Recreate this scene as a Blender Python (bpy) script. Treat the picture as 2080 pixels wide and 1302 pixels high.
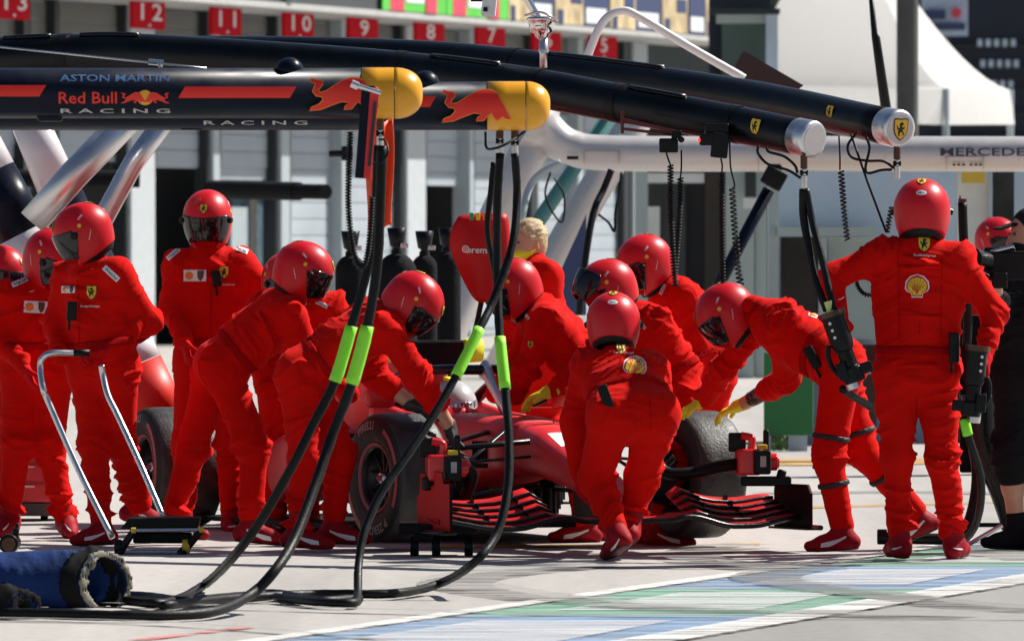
import bpy, bmesh, math, random
import numpy as np
from mathutils import Vector, Matrix
from mathutils.bvhtree import BVHTree

for o in list(bpy.data.objects):
    bpy.data.objects.remove(o)
SC = bpy.context.scene
COL = SC.collection
random.seed(4)

# ---------------------------------------------------------------- camera
CAM_H = 1.65          # a standing photographer
FPX = 17333.0         # 300 mm on 36 mm at 2080 px
HOR = 470.0           # horizon row of the photograph
cam_d = bpy.data.cameras.new('camera')
cam_d.lens = 300.0
cam_d.sensor_width = 36.0
cam_d.clip_start = 0.5
cam_d.clip_end = 2000.0
cam_d.dof.use_dof = True
cam_d.dof.focus_distance = 43.3
cam_d.dof.aperture_fstop = 9.0
cam = bpy.data.objects.new('camera', cam_d)
COL.objects.link(cam)
cam.location = (0, 0, CAM_H)
cam.rotation_euler = (math.pi / 2 - 181.0 / FPX, 0, 0)
SC.camera = cam

# ---------------------------------------------------------------- sky and sun
SUN_EL = math.radians(46)
SUN_AZ = math.radians(60)      # from +Y towards +X: right, a little behind the crew
wd = bpy.data.worlds.new('World')
SC.world = wd
wd.use_nodes = True
wn = wd.node_tree
sky = wn.nodes.new('ShaderNodeTexSky')
sky.sky_type = 'NISHITA'
sky.sun_disc = False
sky.sun_elevation = SUN_EL
sky.sun_rotation = SUN_AZ
wn.links.new(sky.outputs[0], wn.nodes['Background'].inputs[0])
wn.nodes['Background'].inputs[1].default_value = 0.05
sun_d = bpy.data.lights.new('sun', 'SUN')
sun_d.energy = 5.0
sun_d.angle = math.radians(0.53)
sun_d.color = (1.0, 0.95, 0.87)
sun = bpy.data.objects.new('sun', sun_d)
COL.objects.link(sun)
SV = Vector((math.cos(SUN_EL) * math.sin(SUN_AZ), math.cos(SUN_EL) * math.cos(SUN_AZ), math.sin(SUN_EL)))
sun.rotation_euler = SV.to_track_quat('Z', 'Y').to_euler()
sun.location = (20, 20, 30)
SC.view_settings.view_transform = 'Standard'
SC.view_settings.look = 'None'
SC.view_settings.gamma = 1.0
SC.view_settings.use_curve_mapping = False
SC.view_settings.exposure = 0.55
# ---------------------------------------------------------------- helpers
def P(px, py, D):
    """the point at photo pixel (px,py) and D metres in front of the camera"""
    return Vector(((px - 1040.0) / FPX * D, D, CAM_H + (HOR - py) / FPX * D))

def G(px, py, z=0.0):
    """ground point seen at a photo pixel"""
    D = (CAM_H - z) * FPX / (py - HOR)
    return Vector(((px - 1040.0) / FPX * D, D, z))

MW = {}

def props(o, label=None, cat=None, group=None, kind=None):
    if label: o['label'] = label
    if cat: o['category'] = cat
    if group: o['group'] = group
    if kind: o['kind'] = kind
    return o

def root(name, label, cat, loc=(0, 0, 0), rot=(0, 0, 0), group=None):
    o = bpy.data.objects.new(name, None)
    o.empty_display_size = 0.1
    COL.objects.link(o)
    o.location = loc
    o.rotation_euler = rot
    from mathutils import Euler
    MW[o.name] = Matrix.Translation(Vector(loc)) @ Euler(rot).to_matrix().to_4x4()
    return props(o, label, cat, group)

def link(name, me, mats, parent=None, local=False, matrix=None):
    o = bpy.data.objects.new(name, me)
    COL.objects.link(o)
    if mats is not None:
        me.materials.clear()
        for m in (mats if isinstance(mats, (list, tuple)) else [mats]):
            me.materials.append(m)
    W = Matrix.Identity(4)
    if parent is not None:
        o.parent = parent
        if local:
            W = MW[parent.name].copy()
        else:
            o.matrix_parent_inverse = MW[parent.name].inverted()
    if matrix is not None:
        o.matrix_basis = matrix
        W = W @ matrix if local else matrix.copy()
    MW[o.name] = W
    return o

def mk(name, V, F, mats, parent=None, local=False, smooth=True, mi=None, matrix=None):
    me = bpy.data.meshes.new(name)
    me.from_pydata([tuple(v) for v in V], [], [tuple(int(i) for i in f) for f in F])
    if smooth:
        me.polygons.foreach_set('use_smooth', [True] * len(me.polygons))
    for m in (mats if isinstance(mats, (list, tuple)) else [mats]):
        me.materials.append(m)
    if mi is not None:
        me.polygons.foreach_set('material_index', mi)
    me.update()
    return link(name, me, None, parent, local, matrix)

class MB:
    """collects pieces of ONE part"""
    def __init__(s):
        s.V, s.F, s.M = [], [], []
    def add(s, V, F, m=0):
        n = len(s.V)
        s.V += [tuple(v) for v in V]
        s.F += [tuple(i + n for i in f) for f in F]
        s.M += [m] * len(F)
        return s
    def box(s, c, size, R=None, m=0):
        hx, hy, hz = [q / 2 for q in size]
        vs = [Vector((x * hx, y * hy, z * hz)) for x in (-1, 1) for y in (-1, 1) for z in (-1, 1)]
        if R is not None: vs = [R @ v for v in vs]
        c = Vector(c)
        return s.add([v + c for v in vs], [(0, 1, 3, 2), (4, 6, 7, 5), (0, 4, 5, 1), (2, 3, 7, 6), (0, 2, 6, 4), (1, 5, 7, 3)], m)
    def tube(s, pts, r, n=12, caps=True, m=0, flat=1.0):
        V, F = tube(pts, r, n, caps, flat)
        return s.add(V, F, m)
    def cyl(s, a, b, r, n=16, m=0, r2=None):
        return s.tube([a, b], [r, r if r2 is None else r2], n, True, m)
    def prism(s, poly, depth, M, m=0):
        """2D outline extruded by depth along local z, placed by matrix M"""
        k = len(poly)
        V = [M @ Vector((x, y, -depth / 2)) for x, y in poly] + [M @ Vector((x, y, depth / 2)) for x, y in poly]
        F = [tuple(range(k - 1, -1, -1)), tuple(range(k, 2 * k))] + [(i, (i + 1) % k, k + (i + 1) % k, k + i) for i in range(k)]
        return s.add(V, F, m)
    def build(s, name, mats, parent=None, local=False, smooth=False, bevel=0, matrix=None, seg=2):
        o = mk(name, s.V, s.F, mats, parent, local, smooth, s.M, matrix)
        if bevel:
            md = o.modifiers.new('bevel', 'BEVEL'); md.width = bevel; md.segments = seg; md.limit_method = 'ANGLE'
            md.angle_limit = math.radians(40)
            md2 = o.modifiers.new('wn', 'WEIGHTED_NORMAL'); md2.keep_sharp = True
            o.data.polygons.foreach_set('use_smooth', [True] * len(o.data.polygons))
        return o

def tube(pts, r, n=12, caps=True, flat=1.0):
    pts = [Vector(p) for p in pts]
    k = len(pts)
    rs = list(r) if isinstance(r, (list, tuple, np.ndarray)) else [r] * k
    T = []
    for i in range(k):
        a = pts[max(i - 1, 0)]; b = pts[min(i + 1, k - 1)]
        T.append((b - a).normalized())
    up = Vector((0, 0, 1)) if abs(T[0].z) < 0.9 else Vector((1, 0, 0))
    u = T[0].cross(up).normalized()
    V, F = [], []
    for i in range(k):
        u = (u - T[i] * u.dot(T[i])).normalized()
        w = T[i].cross(u)
        for j in range(n):
            a = 2 * math.pi * j / n
            V.append(pts[i] + u * (rs[i] * math.cos(a)) + w * (rs[i] * flat * math.sin(a)))
    for i in range(k - 1):
        for j in range(n):
            F.append((i * n + j, i * n + (j + 1) % n, (i + 1) * n + (j + 1) % n, (i + 1) * n + j))
    if caps:
        F.append(tuple(range(n - 1, -1, -1)))
        F.append(tuple((k - 1) * n + j for j in range(n)))
    return V, F

def catmull(pts, sub=8):
    pts = [Vector(p) for p in pts]
    q = [pts[0] * 2 - pts[1]] + pts + [pts[-1] * 2 - pts[-2]]
    out = []
    for i in range(1, len(q) - 2):
        for j in range(sub):
            t = j / sub
            a, b, c, d = q[i - 1], q[i], q[i + 1], q[i + 2]
            out.append(0.5 * ((2 * b) + (c - a) * t + (2 * a - 5 * b + 4 * c - d) * t * t + (3 * b - a - 3 * c + d) * t ** 3))
    out.append(pts[-1])
    return out

def helix(path, R, r, pitch, n=6, seg=9):
    """coiled cable along a path: returns V,F"""
    L = [0.0]
    for i in range(1, len(path)): L.append(L[-1] + (path[i] - path[i - 1]).length)
    tot = L[-1]; turns = tot / pitch; N = int(turns * seg)
    pts = []
    for i in range(N + 1):
        s = tot * i / N; k = 0
        while k < len(L) - 2 and L[k + 1] < s: k += 1
        t = (s - L[k]) / max(L[k + 1] - L[k], 1e-6)
        c = path[k].lerp(path[k + 1], t); d = (path[k + 1] - path[k]).normalized()
        u = d.cross(Vector((0, 1, 0.1))).normalized(); w = d.cross(u)
        a = 2 * math.pi * turns * i / N
        pts.append(c + u * R * math.cos(a) + w * R * math.sin(a))
    return tube(pts, r, n)

def lathe(profile, n=48, close=False):
    """profile of (x=axial, r) round the local X axis"""
    V, F = [], []
    k = len(profile)
    for x, r in profile:
        for j in range(n):
            a = 2 * math.pi * j / n
            V.append((x, r * math.cos(a), r * math.sin(a)))
    for i in range(k - 1 + (1 if close else 0)):
        i2 = (i + 1) % k
        for j in range(n):
            F.append((i * n + j, i2 * n + j, i2 * n + (j + 1) % n, i * n + (j + 1) % n))
    return V, F

def loft(sections, n=28, caps=True):
    """sections: (y, xc, zc, hx, hz, e) superellipse rings normal to Y"""
    V, F = [], []
    for (y, xc, zc, hx, hz, e) in sections:
        for j in range(n):
            a = 2 * math.pi * j / n
            c, s_ = math.cos(a), math.sin(a)
            V.append((xc + hx * math.copysign(abs(c) ** (2 / e), c), y, zc + hz * math.copysign(abs(s_) ** (2 / e), s_)))
    k = len(sections)
    for i in range(k - 1):
        for j in range(n):
            F.append((i * n + j, i * n + (j + 1) % n, (i + 1) * n + (j + 1) % n, (i + 1) * n + j))
    if caps:
        F.append(tuple(range(n - 1, -1, -1))); F.append(tuple((k - 1) * n + j for j in range(n)))
    return V, F

# ---------------------------------------------------------------- numpy value noise
def _h(ix, iy, iz, seed):
    h = (ix * 374761393 + iy * 668265263 + iz * 2147483647 + seed * 974634777) & 0xFFFFFFFF
    h = ((h ^ (h >> 13)) * 1274126177) & 0xFFFFFFFF
    return ((h ^ (h >> 16)) & 0xFFFF) / 32767.5 - 1.0

def vnoise(Q, seed=0):
    Q = np.asarray(Q, dtype=np.float64)
    i = np.floor(Q).astype(np.int64); f = Q - i
    f = f * f * (3 - 2 * f)
    r = 0
    for dx in (0, 1):
        wx = f[:, 0] if dx else 1 - f[:, 0]
        for dy in (0, 1):
            wy = f[:, 1] if dy else 1 - f[:, 1]
            for dz in (0, 1):
                wz = f[:, 2] if dz else 1 - f[:, 2]
                r = r + wx * wy * wz * _h(i[:, 0] + dx, i[:, 1] + dy, i[:, 2] + dz, seed)
    return r

# ---------------------------------------------------------------- signed-distance modelling
class SDF:
    def __init__(s, res):
        s.res = res; s.pr = []
    def cone(s, a, b, ra, rb, k=0.04, flat=None, fold=0.0):
        """round cone; flat=(unit vector, factor) squeezes it along that vector"""
        s.pr.append(('c', np.array(a, float), np.array(b, float), ra, rb, k, flat, fold)); return s
    def ell(s, c, rad, R=None, k=0.04, fold=0.0):
        s.pr.append(('e', np.array(c, float), np.array(rad, float), np.eye(3) if R is None else np.array(R, float), 0, k, None, fold)); return s
    def cut(s, fn):
        s.pr.append(('f', fn)); return s
    @staticmethod
    def dist(p, Q):
        if p[0] == 'c':
            _, a, b, ra, rb, k, flat, _f = p
            ba = b - a; L2 = max(float(ba @ ba), 1e-9)
            pa = Q - a
            t = np.clip((pa @ ba) / L2, 0, 1)
            q = pa - t[..., None] * ba
            if flat is not None:
                u = np.array(flat[0]); q = q + (q @ u)[..., None] * u * (1 / flat[1] - 1)
            return np.sqrt((q * q).sum(-1)) - (ra + (rb - ra) * t)
        _, c, rad, R, _0, k, _1, _f = p
        q = (Q - c) @ R / rad
        l = np.sqrt((q * q).sum(-1))
        return (l - 1) * float(rad.min()) * 0.9
    def grid(s):
        res = s.res
        lo = np.full(3, 1e9); hi = -lo
        bb = []
        for p in s.pr:
            if p[0] == 'f': bb.append(None); continue
            if p[0] == 'c':
                r = max(p[3], p[4]) + p[5] + 3 * res
                l = np.minimum(p[1], p[2]) - r; h = np.maximum(p[1], p[2]) + r
            else:
                r = p[2].max() + p[5] + 3 * res
                l = p[1] - r; h = p[1] + r
            bb.append((l, h)); lo = np.minimum(lo, l); hi = np.maximum(hi, h)
        n = np.ceil((hi - lo) / res).astype(int) + 2
        D = np.full(n, 1.0, np.float64)
        ax = [lo[i] + np.arange(n[i]) * res for i in range(3)]
        for p, b in zip(s.pr, bb):
            if p[0] == 'f':
                Q = np.stack(np.meshgrid(*ax, indexing='ij'), -1)
                D = p[1](Q, D); continue
            i0 = np.maximum(np.floor((b[0] - lo) / res).astype(int), 0)
            i1 = np.minimum(np.ceil((b[1] - lo) / res).astype(int) + 1, n)
            sl = tuple(slice(i0[i], i1[i]) for i in range(3))
            Q = np.stack(np.meshgrid(*[ax[i][sl[i]] for i in range(3)], indexing='ij'), -1)
            d = s.dist(p, Q); o = D[sl]; k = p[5]
            h = np.maximum(k - np.abs(d - o), 0) / k
            D[sl] = np.minimum(d, o) - h * h * k * 0.25
        s.lo, s.D, s.ax = lo, D, ax
        return lo, D
    def mesh(s, D=None):
        if D is None: lo, D = s.grid()
        lo = s.lo
        return nets(D, lo, s.res)

def nets(D, lo, res):
    ins = D < 0
    c = np.zeros(np.array(D.shape) - 1, np.int8)
    for dx in (0, 1):
        for dy in (0, 1):
            for dz in (0, 1):
                c += ins[dx:D.shape[0] - 1 + dx, dy:D.shape[1] - 1 + dy, dz:D.shape[2] - 1 + dz]
    ci = np.argwhere((c > 0) & (c < 8))
    idx = np.full(c.shape, -1, np.int64); idx[tuple(ci.T)] = np.arange(len(ci))
    acc = np.zeros((len(ci), 3)); cnt = np.zeros(len(ci))
    corners = [(x, y, z) for x in (0, 1) for y in (0, 1) for z in (0, 1)]
    for a in corners:
        for ax in range(3):
            if a[ax]: continue
            b = list(a); b[ax] = 1
            da = D[ci[:, 0] + a[0], ci[:, 1] + a[1], ci[:, 2] + a[2]]
            db = D[ci[:, 0] + b[0], ci[:, 1] + b[1], ci[:, 2] + b[2]]
            m = (da < 0) != (db < 0)
            t = np.where(m, da / np.where(m, da - db, 1), 0)
            pnt = np.tile(np.array(a, float), (len(ci), 1)); pnt[:, ax] = t
            acc[m] += pnt[m]; cnt[m] += 1
    V = lo + (ci + acc / cnt[:, None]) * res
    # gradient normals
    g = np.stack([np.gradient(D, axis=i)[tuple(ci.T)] for i in range(3)], -1)
    N = g / np.maximum(np.linalg.norm(g, axis=1, keepdims=True), 1e-9)
    F = []
    for ax in range(3):
        o1, o2 = (ax + 1) % 3, (ax + 2) % 3
        sl0 = [slice(None)] * 3; sl1 = [slice(None)] * 3
        sl0[ax] = slice(0, -1); sl1[ax] = slice(1, None)
        e = np.argwhere(ins[tuple(sl0)] != ins[tuple(sl1)])
        e = e[(e[:, o1] > 0) & (e[:, o2] > 0) & (e[:, o1] < D.shape[o1] - 1) & (e[:, o2] < D.shape[o2] - 1)]
        q = []
        for (u, w) in ((0, 0), (1, 0), (1, 1), (0, 1)):
            cc = e.copy(); cc[:, o1] -= u; cc[:, o2] -= w
            q.append(idx[tuple(cc.T)])
        q = np.stack(q, -1)
        fl = ~ins[tuple(e.T)]
        q[fl] = q[fl][:, ::-1]
        F.append(q)
    F = np.concatenate(F)
    F = F[(F >= 0).all(1)][:, ::-1]
    return V, N, F

def np_mesh(name, V, F):
    me = bpy.data.meshes.new(name)
    me.vertices.add(len(V)); me.vertices.foreach_set('co', np.asarray(V, np.float32).ravel())
    me.loops.add(F.size); me.loops.foreach_set('vertex_index', F.ravel().astype(np.int32))
    me.polygons.add(len(F))
    me.polygons.foreach_set('loop_start', np.arange(0, F.size, 4, dtype=np.int32))
    me.polygons.foreach_set('use_smooth', np.ones(len(F), bool))
    me.update(calc_edges=True)
    return me

def sdf_obj(name, s, mats, parent=None, local=False, matrix=None, D=None):
    V, N, F = s.mesh(D)
    return link(name, np_mesh(name, V, F), mats, parent, local, matrix), V, F

# ---------------------------------------------------------------- lettering (built-in font)
TXT = {}
def bake_text(strings):
    objs = []
    for t in strings:
        cu = bpy.data.curves.new('t', 'FONT'); cu.body = t; cu.align_x = 'CENTER'; cu.size = 1.0
        cu.offset = 0.012; cu.resolution_u = 2
        o = bpy.data.objects.new('t', cu); COL.objects.link(o); objs.append((t, o, cu))
    dg = bpy.context.evaluated_depsgraph_get()
    for t, o, cu in objs:
        me = o.evaluated_get(dg).to_mesh()
        V = np.array([v.co[:2] for v in me.vertices]).reshape(-1, 2)
        F = [tuple(p.vertices) for p in me.polygons]
        V[:, 1] -= 0.34; V[:, 0] -= (V[:, 0].max() + V[:, 0].min()) / 2
        TXT[t] = (V, F, np.ptp(V[:, 0]))
        o.evaluated_get(dg).to_mesh_clear()
    for t, o, cu in objs:
        bpy.data.objects.remove(o); bpy.data.curves.remove(cu)

def circle(r, n=20, x=0, y=0, sy=1.0):
    return [(x + r * math.cos(2 * math.pi * i / n), y + r * sy * math.sin(2 * math.pi * i / n)) for i in range(n)]

def shield_poly(w):
    h = w * 1.3
    return [(-.5 * w, .46 * h), (-.25 * w, .5 * h), (0, .46 * h), (.25 * w, .5 * h), (.5 * w, .46 * h), (.5 * w, .0), (.42 * w, -.22 * h), (.22 * w, -.42 * h), (0, -.54 * h), (-.22 * w, -.42 * h), (-.42 * w, -.22 * h), (-.5 * w, 0)]

HORSE = [(-.05, .42), (.08, .45), (.20, .34), (.14, .25), (.06, .24), (.10, .10), (.24, .16), (.30, .08), (.16, .0), (.12, -.10), (.22, -.16), (.24, -.34), (.14, -.36), (.14, -.22), (.0, -.16), (-.10, -.24), (-.06, -.40), (-.16, -.42), (-.22, -.22), (-.20, -.06), (-.30, .06), (-.34, .22), (-.27, .24), (-.23, .12), (-.12, .06), (-.10, .22), (-.14, .30)]

def shell_polys(w):
    out = []
    def pecten(k):
        p = []
        for i in range(15):
            a = math.radians(-28 + i * (236 / 14))
            r = 0.5 * (1 + (0.02 if i % 2 else -0.02))
            p.append((k * w * r * math.cos(a), k * w * (r * math.sin(a) * .95 + .06)))
        p += [(k * w * -.24, k * w * -.25), (k * w * -.22, k * w * -.42), (k * w * .22, k * w * -.42), (k * w * .24, k * w * -.25)]
        return p
    out.append((pecten(1.12), 'white')); out.append((pecten(1.0), 'patch_red')); out.append((pecten(.86), 'yellow'))
    for i in range(-3, 4):
        a = math.radians(90 + i * 24)
        c, s_ = math.cos(a), math.sin(a)
        x0, y0 = i * .022 * w, -.3 * w
        x1, y1 = .39 * w * c, .39 * w * s_ + .03 * w
        nx, ny = -(y1 - y0), (x1 - x0)
        l = math.hypot(nx, ny); nx, ny = nx / l * .009 * w, ny / l * .009 * w
        out.append(([(x0 + nx, y0 + ny), (x0 - nx, y0 - ny), (x1 - nx * 1.5, y1 - ny * 1.5), (x1 + nx * 1.5, y1 + ny * 1.5)], 'patch_red'))
    return out

def art(kind, w, text=None):
    """list of (polygon or (V,F), material key) in metres"""
    if kind == 'shield':
        return [(shield_poly(w), 'black'), (shield_poly(w * .9), 'yellow'), ([(x * w * .92, y * w * .98 - .02 * w) for x, y in HORSE], 'black')]
    if kind == 'shell':
        return shell_polys(w)
    if kind == 'dot':
        return [(circle(w / 2, 16), 'yellow')]
    if kind == 'tag':     # white sponsor tag with dark lettering
        L = [([(-w / 2, -w * .15), (w / 2, -w * .15), (w / 2, w * .15), (-w / 2, w * .15)], 'white')]
        V, F, tw = TXT[text]
        return L + [((V * (w * .82 / tw), F), 'dark_text')]
    if kind == 'text':
        V, F, tw = TXT[text]
        return [((V * (w / tw), F), 'white')]
    if kind == 'patches':  # two square patches on white
        h = w * .5
        L = [([(-w / 2, -h / 2), (w / 2, -h / 2), (w / 2, h / 2), (-w / 2, h / 2)], 'white')]
        L += [([(x * .0 + px - w * .25, py) for px, py in circle(w * .17, 14)] if False else [(px - w * .25, py) for px, py in circle(w * .18, 14)], 'orange')]
        L += [([(px * .8 + w * .25, py) for px, py in shield_poly(w * .34)], 'brown')]
        return L
    if kind == 'seam':
        return [([(-w / 2, -.0018), (w / 2, -.0018), (w / 2, .0018), (-w / 2, .0018)], 'suit_dark')]
    if kind == 'bell':
        V, F, tw = TXT['BELL']
        return [(circle(w / 2, 20, sy=.55), 'white'), ((V * (w * .6 / tw), F), 'navy_text')]
    if kind == 'cat':      # leaping stripe
        return [([(-.5 * w, -.12 * w), (-.2 * w, .0), (.1 * w, .05 * w), (.35 * w, .2 * w), (.5 * w, .22 * w), (.42 * w, .1 * w), (.3 * w, .02 * w), (.1 * w, -.08 * w), (-.15 * w, -.12 * w)], 'white')]
    if kind == 'swoosh':   # long shoe stripe
        return [([(-.5 * w, .20 * w), (-.2 * w, .09 * w), (.1 * w, .03 * w), (.5 * w, -.04 * w), (.54 * w, -.20 * w), (.2 * w, -.18 * w), (-.1 * w, -.07 * w), (-.5 * w, .12 * w)], 'white')]
    return []

def project_art(name, pieces, project, parent, mats, maxedge=0.018, local=False, step=0.0012, base=0.002):
    """lay flat print on a surface: project(x,y,off)->Vector or None"""
    V, F, M, keys = [], [], [], []
    for li, (poly, key) in enumerate(pieces):
        bm = bmesh.new()
        if isinstance(poly, tuple):
            vs = [bm.verts.new((x, y, 0)) for x, y in poly[0]]
            for f in poly[1]:
                try: bm.faces.new([vs[i] for i in f])
                except ValueError: pass
        else:
            try: bm.faces.new([bm.verts.new((x, y, 0)) for x, y in poly])
            except ValueError: pass
        bmesh.ops.triangulate(bm, faces=bm.faces[:])
        for _ in range(4):
            le = [e for e in bm.edges if e.calc_length() > maxedge]
            if not le: break
            bmesh.ops.subdivide_edges(bm, edges=le, cuts=1, use_grid_fill=True)
            bmesh.ops.triangulate(bm, faces=bm.faces[:])
        bm.verts.index_update()
        off = base + step * li
        pts = [project(v.co.x, v.co.y, off) for v in bm.verts]
        n = len(V)
        V += [p if p is not None else Vector((0, 0, -5)) for p in pts]
        if key not in keys: keys.append(key)
        for f in bm.faces:
            ids = [v.index for v in f.verts]
            if all(pts[i] is not None for i in ids):
                F.append([i + n for i in ids]); M.append(keys.index(key))
        bm.free()
    if not F: return None
    return mk(name, V, F, [mats[k] for k in keys], parent, local, True, M)

def view_projector(bvh, px, py, D, ang=0.0):
    """prints are laid on the cloth along the line of sight"""
    ca, sa = math.cos(ang), math.sin(ang)
    s = FPX / D
    cpos = Vector((0, 0, CAM_H))
    def f(x, y, off):
        X = x * ca - y * sa; Y = x * sa + y * ca
        tgt = P(px + X * s, py - Y * s, D)
        d = (tgt - cpos).normalized()
        hit, nrm, i, dist = bvh.ray_cast(cpos + d * (D - 2.0), d)
        if hit is None: return None
        if nrm.dot(d) > 0: nrm = -nrm
        return hit + nrm * off - d * off * .5
    return f

def plane_projector(o, ex, ey, n):
    return lambda x, y, off: o + ex * x + ey * y + n * off

def cyl_projector(a, b, rf, px, up_ang=0.0):
    """print wrapped on a tube from a to b at fraction/len; x along axis, y round it; faces the camera side"""
    ax = (b - a).normalized()
    toc = Vector((0, -1, 0)); toc = (toc - ax * toc.dot(ax)).normalized()
    upv = Vector((0, 0, 1)); upv = (upv - ax * upv.dot(ax)).normalized()
    def f(x, y, off):
        s = px + x
        r = rf(s)
        th = y / r + up_ang
        return a + ax * s + (toc * math.cos(th) + upv * math.sin(th)) * (r + off)
    return f
# ---------------------------------------------------------------- materials
def mat(name, col, rough=0.5, metal=0.0, var=0.0, vscale=8.0, bump=0.0, bscale=60.0, coat=0.0, sheen=0.0, spec=0.5, emit=None, trans=0.0, stretch=None, ior=None, bdist=0.02):
    m = bpy.data.materials.new(name); m.use_nodes = True
    nt = m.node_tree; b = nt.nodes['Principled BSDF']
    b.inputs['Base Color'].default_value = (*col, 1)
    b.inputs['Roughness'].default_value = rough
    b.inputs['Metallic'].default_value = metal
    b.inputs['Specular IOR Level'].default_value = spec
    if coat:
        b.inputs['Coat Weight'].default_value = coat; b.inputs['Coat Roughness'].default_value = 0.06
    if sheen:
        b.inputs['Sheen Weight'].default_value = sheen; b.inputs['Sheen Roughness'].default_value = 0.35
        b.inputs['Sheen Tint'].default_value = (*[min(1, c * 1.2 + .1) for c in col], 1)
    if trans: b.inputs['Transmission Weight'].default_value = trans
    if ior: b.inputs['IOR'].default_value = ior
    if emit:
        b.inputs['Emission Color'].default_value = (*col, 1); b.inputs['Emission Strength'].default_value = emit
    tc = nt.nodes.new('ShaderNodeTexCoord'); mp = nt.nodes.new('ShaderNodeMapping')
    nt.links.new(tc.outputs['Object'], mp.inputs[0])
    if stretch: mp.inputs['Scale'].default_value = stretch
    if var:
        n = nt.nodes.new('ShaderNodeTexNoise'); n.inputs['Scale'].default_value = vscale; n.inputs['Detail'].default_value = 6
        nt.links.new(mp.outputs[0], n.inputs['Vector'])
        r = nt.nodes.new('ShaderNodeMapRange')
        r.inputs[1].default_value = 0.3; r.inputs[2].default_value = 0.7; r.inputs[3].default_value = 1 - var; r.inputs[4].default_value = 1 + var
        nt.links.new(n.outputs[0], r.inputs[0])
        x = nt.nodes.new('ShaderNodeVectorMath'); x.operation = 'SCALE'
        x.inputs[0].default_value = col
        nt.links.new(r.outputs[0], x.inputs[3]); nt.links.new(x.outputs[0], b.inputs['Base Color'])
        r2 = nt.nodes.new('ShaderNodeMapRange')
        r2.inputs[1].default_value = 0.3; r2.inputs[2].default_value = 0.7; r2.inputs[3].default_value = max(0, rough - .08); r2.inputs[4].default_value = min(1, rough + .08)
        nt.links.new(n.outputs[0], r2.inputs[0]); nt.links.new(r2.outputs[0], b.inputs['Roughness'])
    if bump:
        n2 = nt.nodes.new('ShaderNodeTexNoise'); n2.inputs['Scale'].default_value = bscale; n2.inputs['Detail'].default_value = 4
        nt.links.new(mp.outputs[0], n2.inputs['Vector'])
        bp = nt.nodes.new('ShaderNodeBump'); bp.inputs['Strength'].default_value = bump; bp.inputs['Distance'].default_value = bdist
        nt.links.new(n2.outputs[0], bp.inputs['Height']); nt.links.new(bp.outputs[0], b.inputs['Normal'])
    return m

M = {}
M['suit'] = mat('suit_red', (.62, .0045, .002), .85, var=.08, vscale=14, bump=.15, bscale=90, spec=.08, sheen=.28)
M['suit_dark'] = mat('belt_red', (.40, .003, .004), .85, var=.1, vscale=20, bump=.2, bscale=60, spec=.05)
M['glove_red'] = mat('glove_red', (.56, .004, .006), .8, var=.1, bump=.2, spec=.08)
M['shoe_red'] = mat('shoe_red', (.30, .003, .010), .6, var=.1, vscale=20, bump=.12, bscale=90, spec=.15)
M['sole'] = mat('sole_red', (.07, .003, .006), .6, var=.1)
M['glove_yellow'] = mat('glove_yellow', (.78, .70, .015), .65, var=.08, bump=.15)
M['glove_black'] = mat('glove_black', (.02, .02, .022), .65, var=.15)
M['skin'] = mat('skin', (.52, .27, .18), .5, var=.08, vscale=30)
M['hair'] = mat('hair_blond', (.52, .38, .20), .6, var=.25, vscale=60, bump=.5, bscale=120)
M['helmet'] = mat('helmet_red', (.60, .004, .012), .38, var=.04, vscale=9, spec=.34)
M['visor'] = mat('visor_dark', (.006, .006, .008), .10, spec=.5)
M['visor_red'] = mat('visor_tint', (.35, .02, .03), .12, spec=.6)
M['black'] = mat('black_cloth', (.012, .012, .014), .6, var=.2)
M['black_cloth'] = mat('black_workwear', (.008, .008, .010), .9, var=.25, vscale=10, bump=.3, bscale=30, spec=.15)
M['rubber'] = mat('black_rubber', (.0045, .0045, .005), .5, var=.3, vscale=30, bump=.1, bscale=80, spec=.22)
M['plastic'] = mat('black_plastic', (.005, .005, .006), .36, var=.2, vscale=30, spec=.2)
M['white'] = mat('white_print', (.78, .77, .78), .6)
M['yellow'] = mat('yellow_print', (.80, .52, .02), .55)
M['orange'] = mat('orange_print', (.80, .20, .02), .55)
M['brown'] = mat('brown_print', (.08, .045, .02), .55)
M['patch_red'] = mat('red_print', (.62, .02, .01), .6)
M['dark_text'] = mat('dark_print', (.05, .05, .08), .6)
M['navy_text'] = mat('navy_print', (.02, .03, .15), .6)
M['steel'] = mat('brushed_steel', (.62, .62, .64), .28, 1.0, var=.05)
M['chrome'] = mat('polished_steel', (.75, .74, .73), .14, 1.0)
M['alu'] = mat('satin_aluminium', (.72, .72, .73), .34, 1.0, var=.04)
M['car_red'] = mat('car_red', (.64, .006, .012), .46, var=.03, spec=.85)
M['car_red2'] = mat('wing_red_shaded', (.52, .005, .006), .5, spec=.25)  # same paint as the car, darkened for the shade on the wing flaps
M['carbon'] = mat('carbon_black', (.006, .006, .008), .32, var=.25, vscale=60, spec=.4)
M['carbon_dull'] = mat('carbon_dull', (.004, .004, .005), .65, var=.2, spec=.2)
M['lime'] = mat('lime_sleeve', (.28, .80, .03), .5, var=.06)
M['fluo'] = mat('fluorescent_yellow', (.80, .82, .01), .5)
M['navy'] = mat('navy_paint', (.004, .007, .018), .36, var=.2, spec=.14)
M['boom_black'] = mat('gloss_black_paint', (.003, .0035, .006), .30, spec=.25, var=.35, vscale=5)
M['gold'] = mat('golden_yellow', (.80, .36, .010), .32, var=.03)
M['bull_red'] = mat('emblem_red', (.78, .020, .008), .5)
M['bull_gold'] = mat('emblem_gold', (.85, .24, .01), .5)
M['silver_text'] = mat('silver_print', (.45, .44, .42), .4)
M['blue_text'] = mat('blue_print', (.10, .20, .42), .4)
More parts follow.
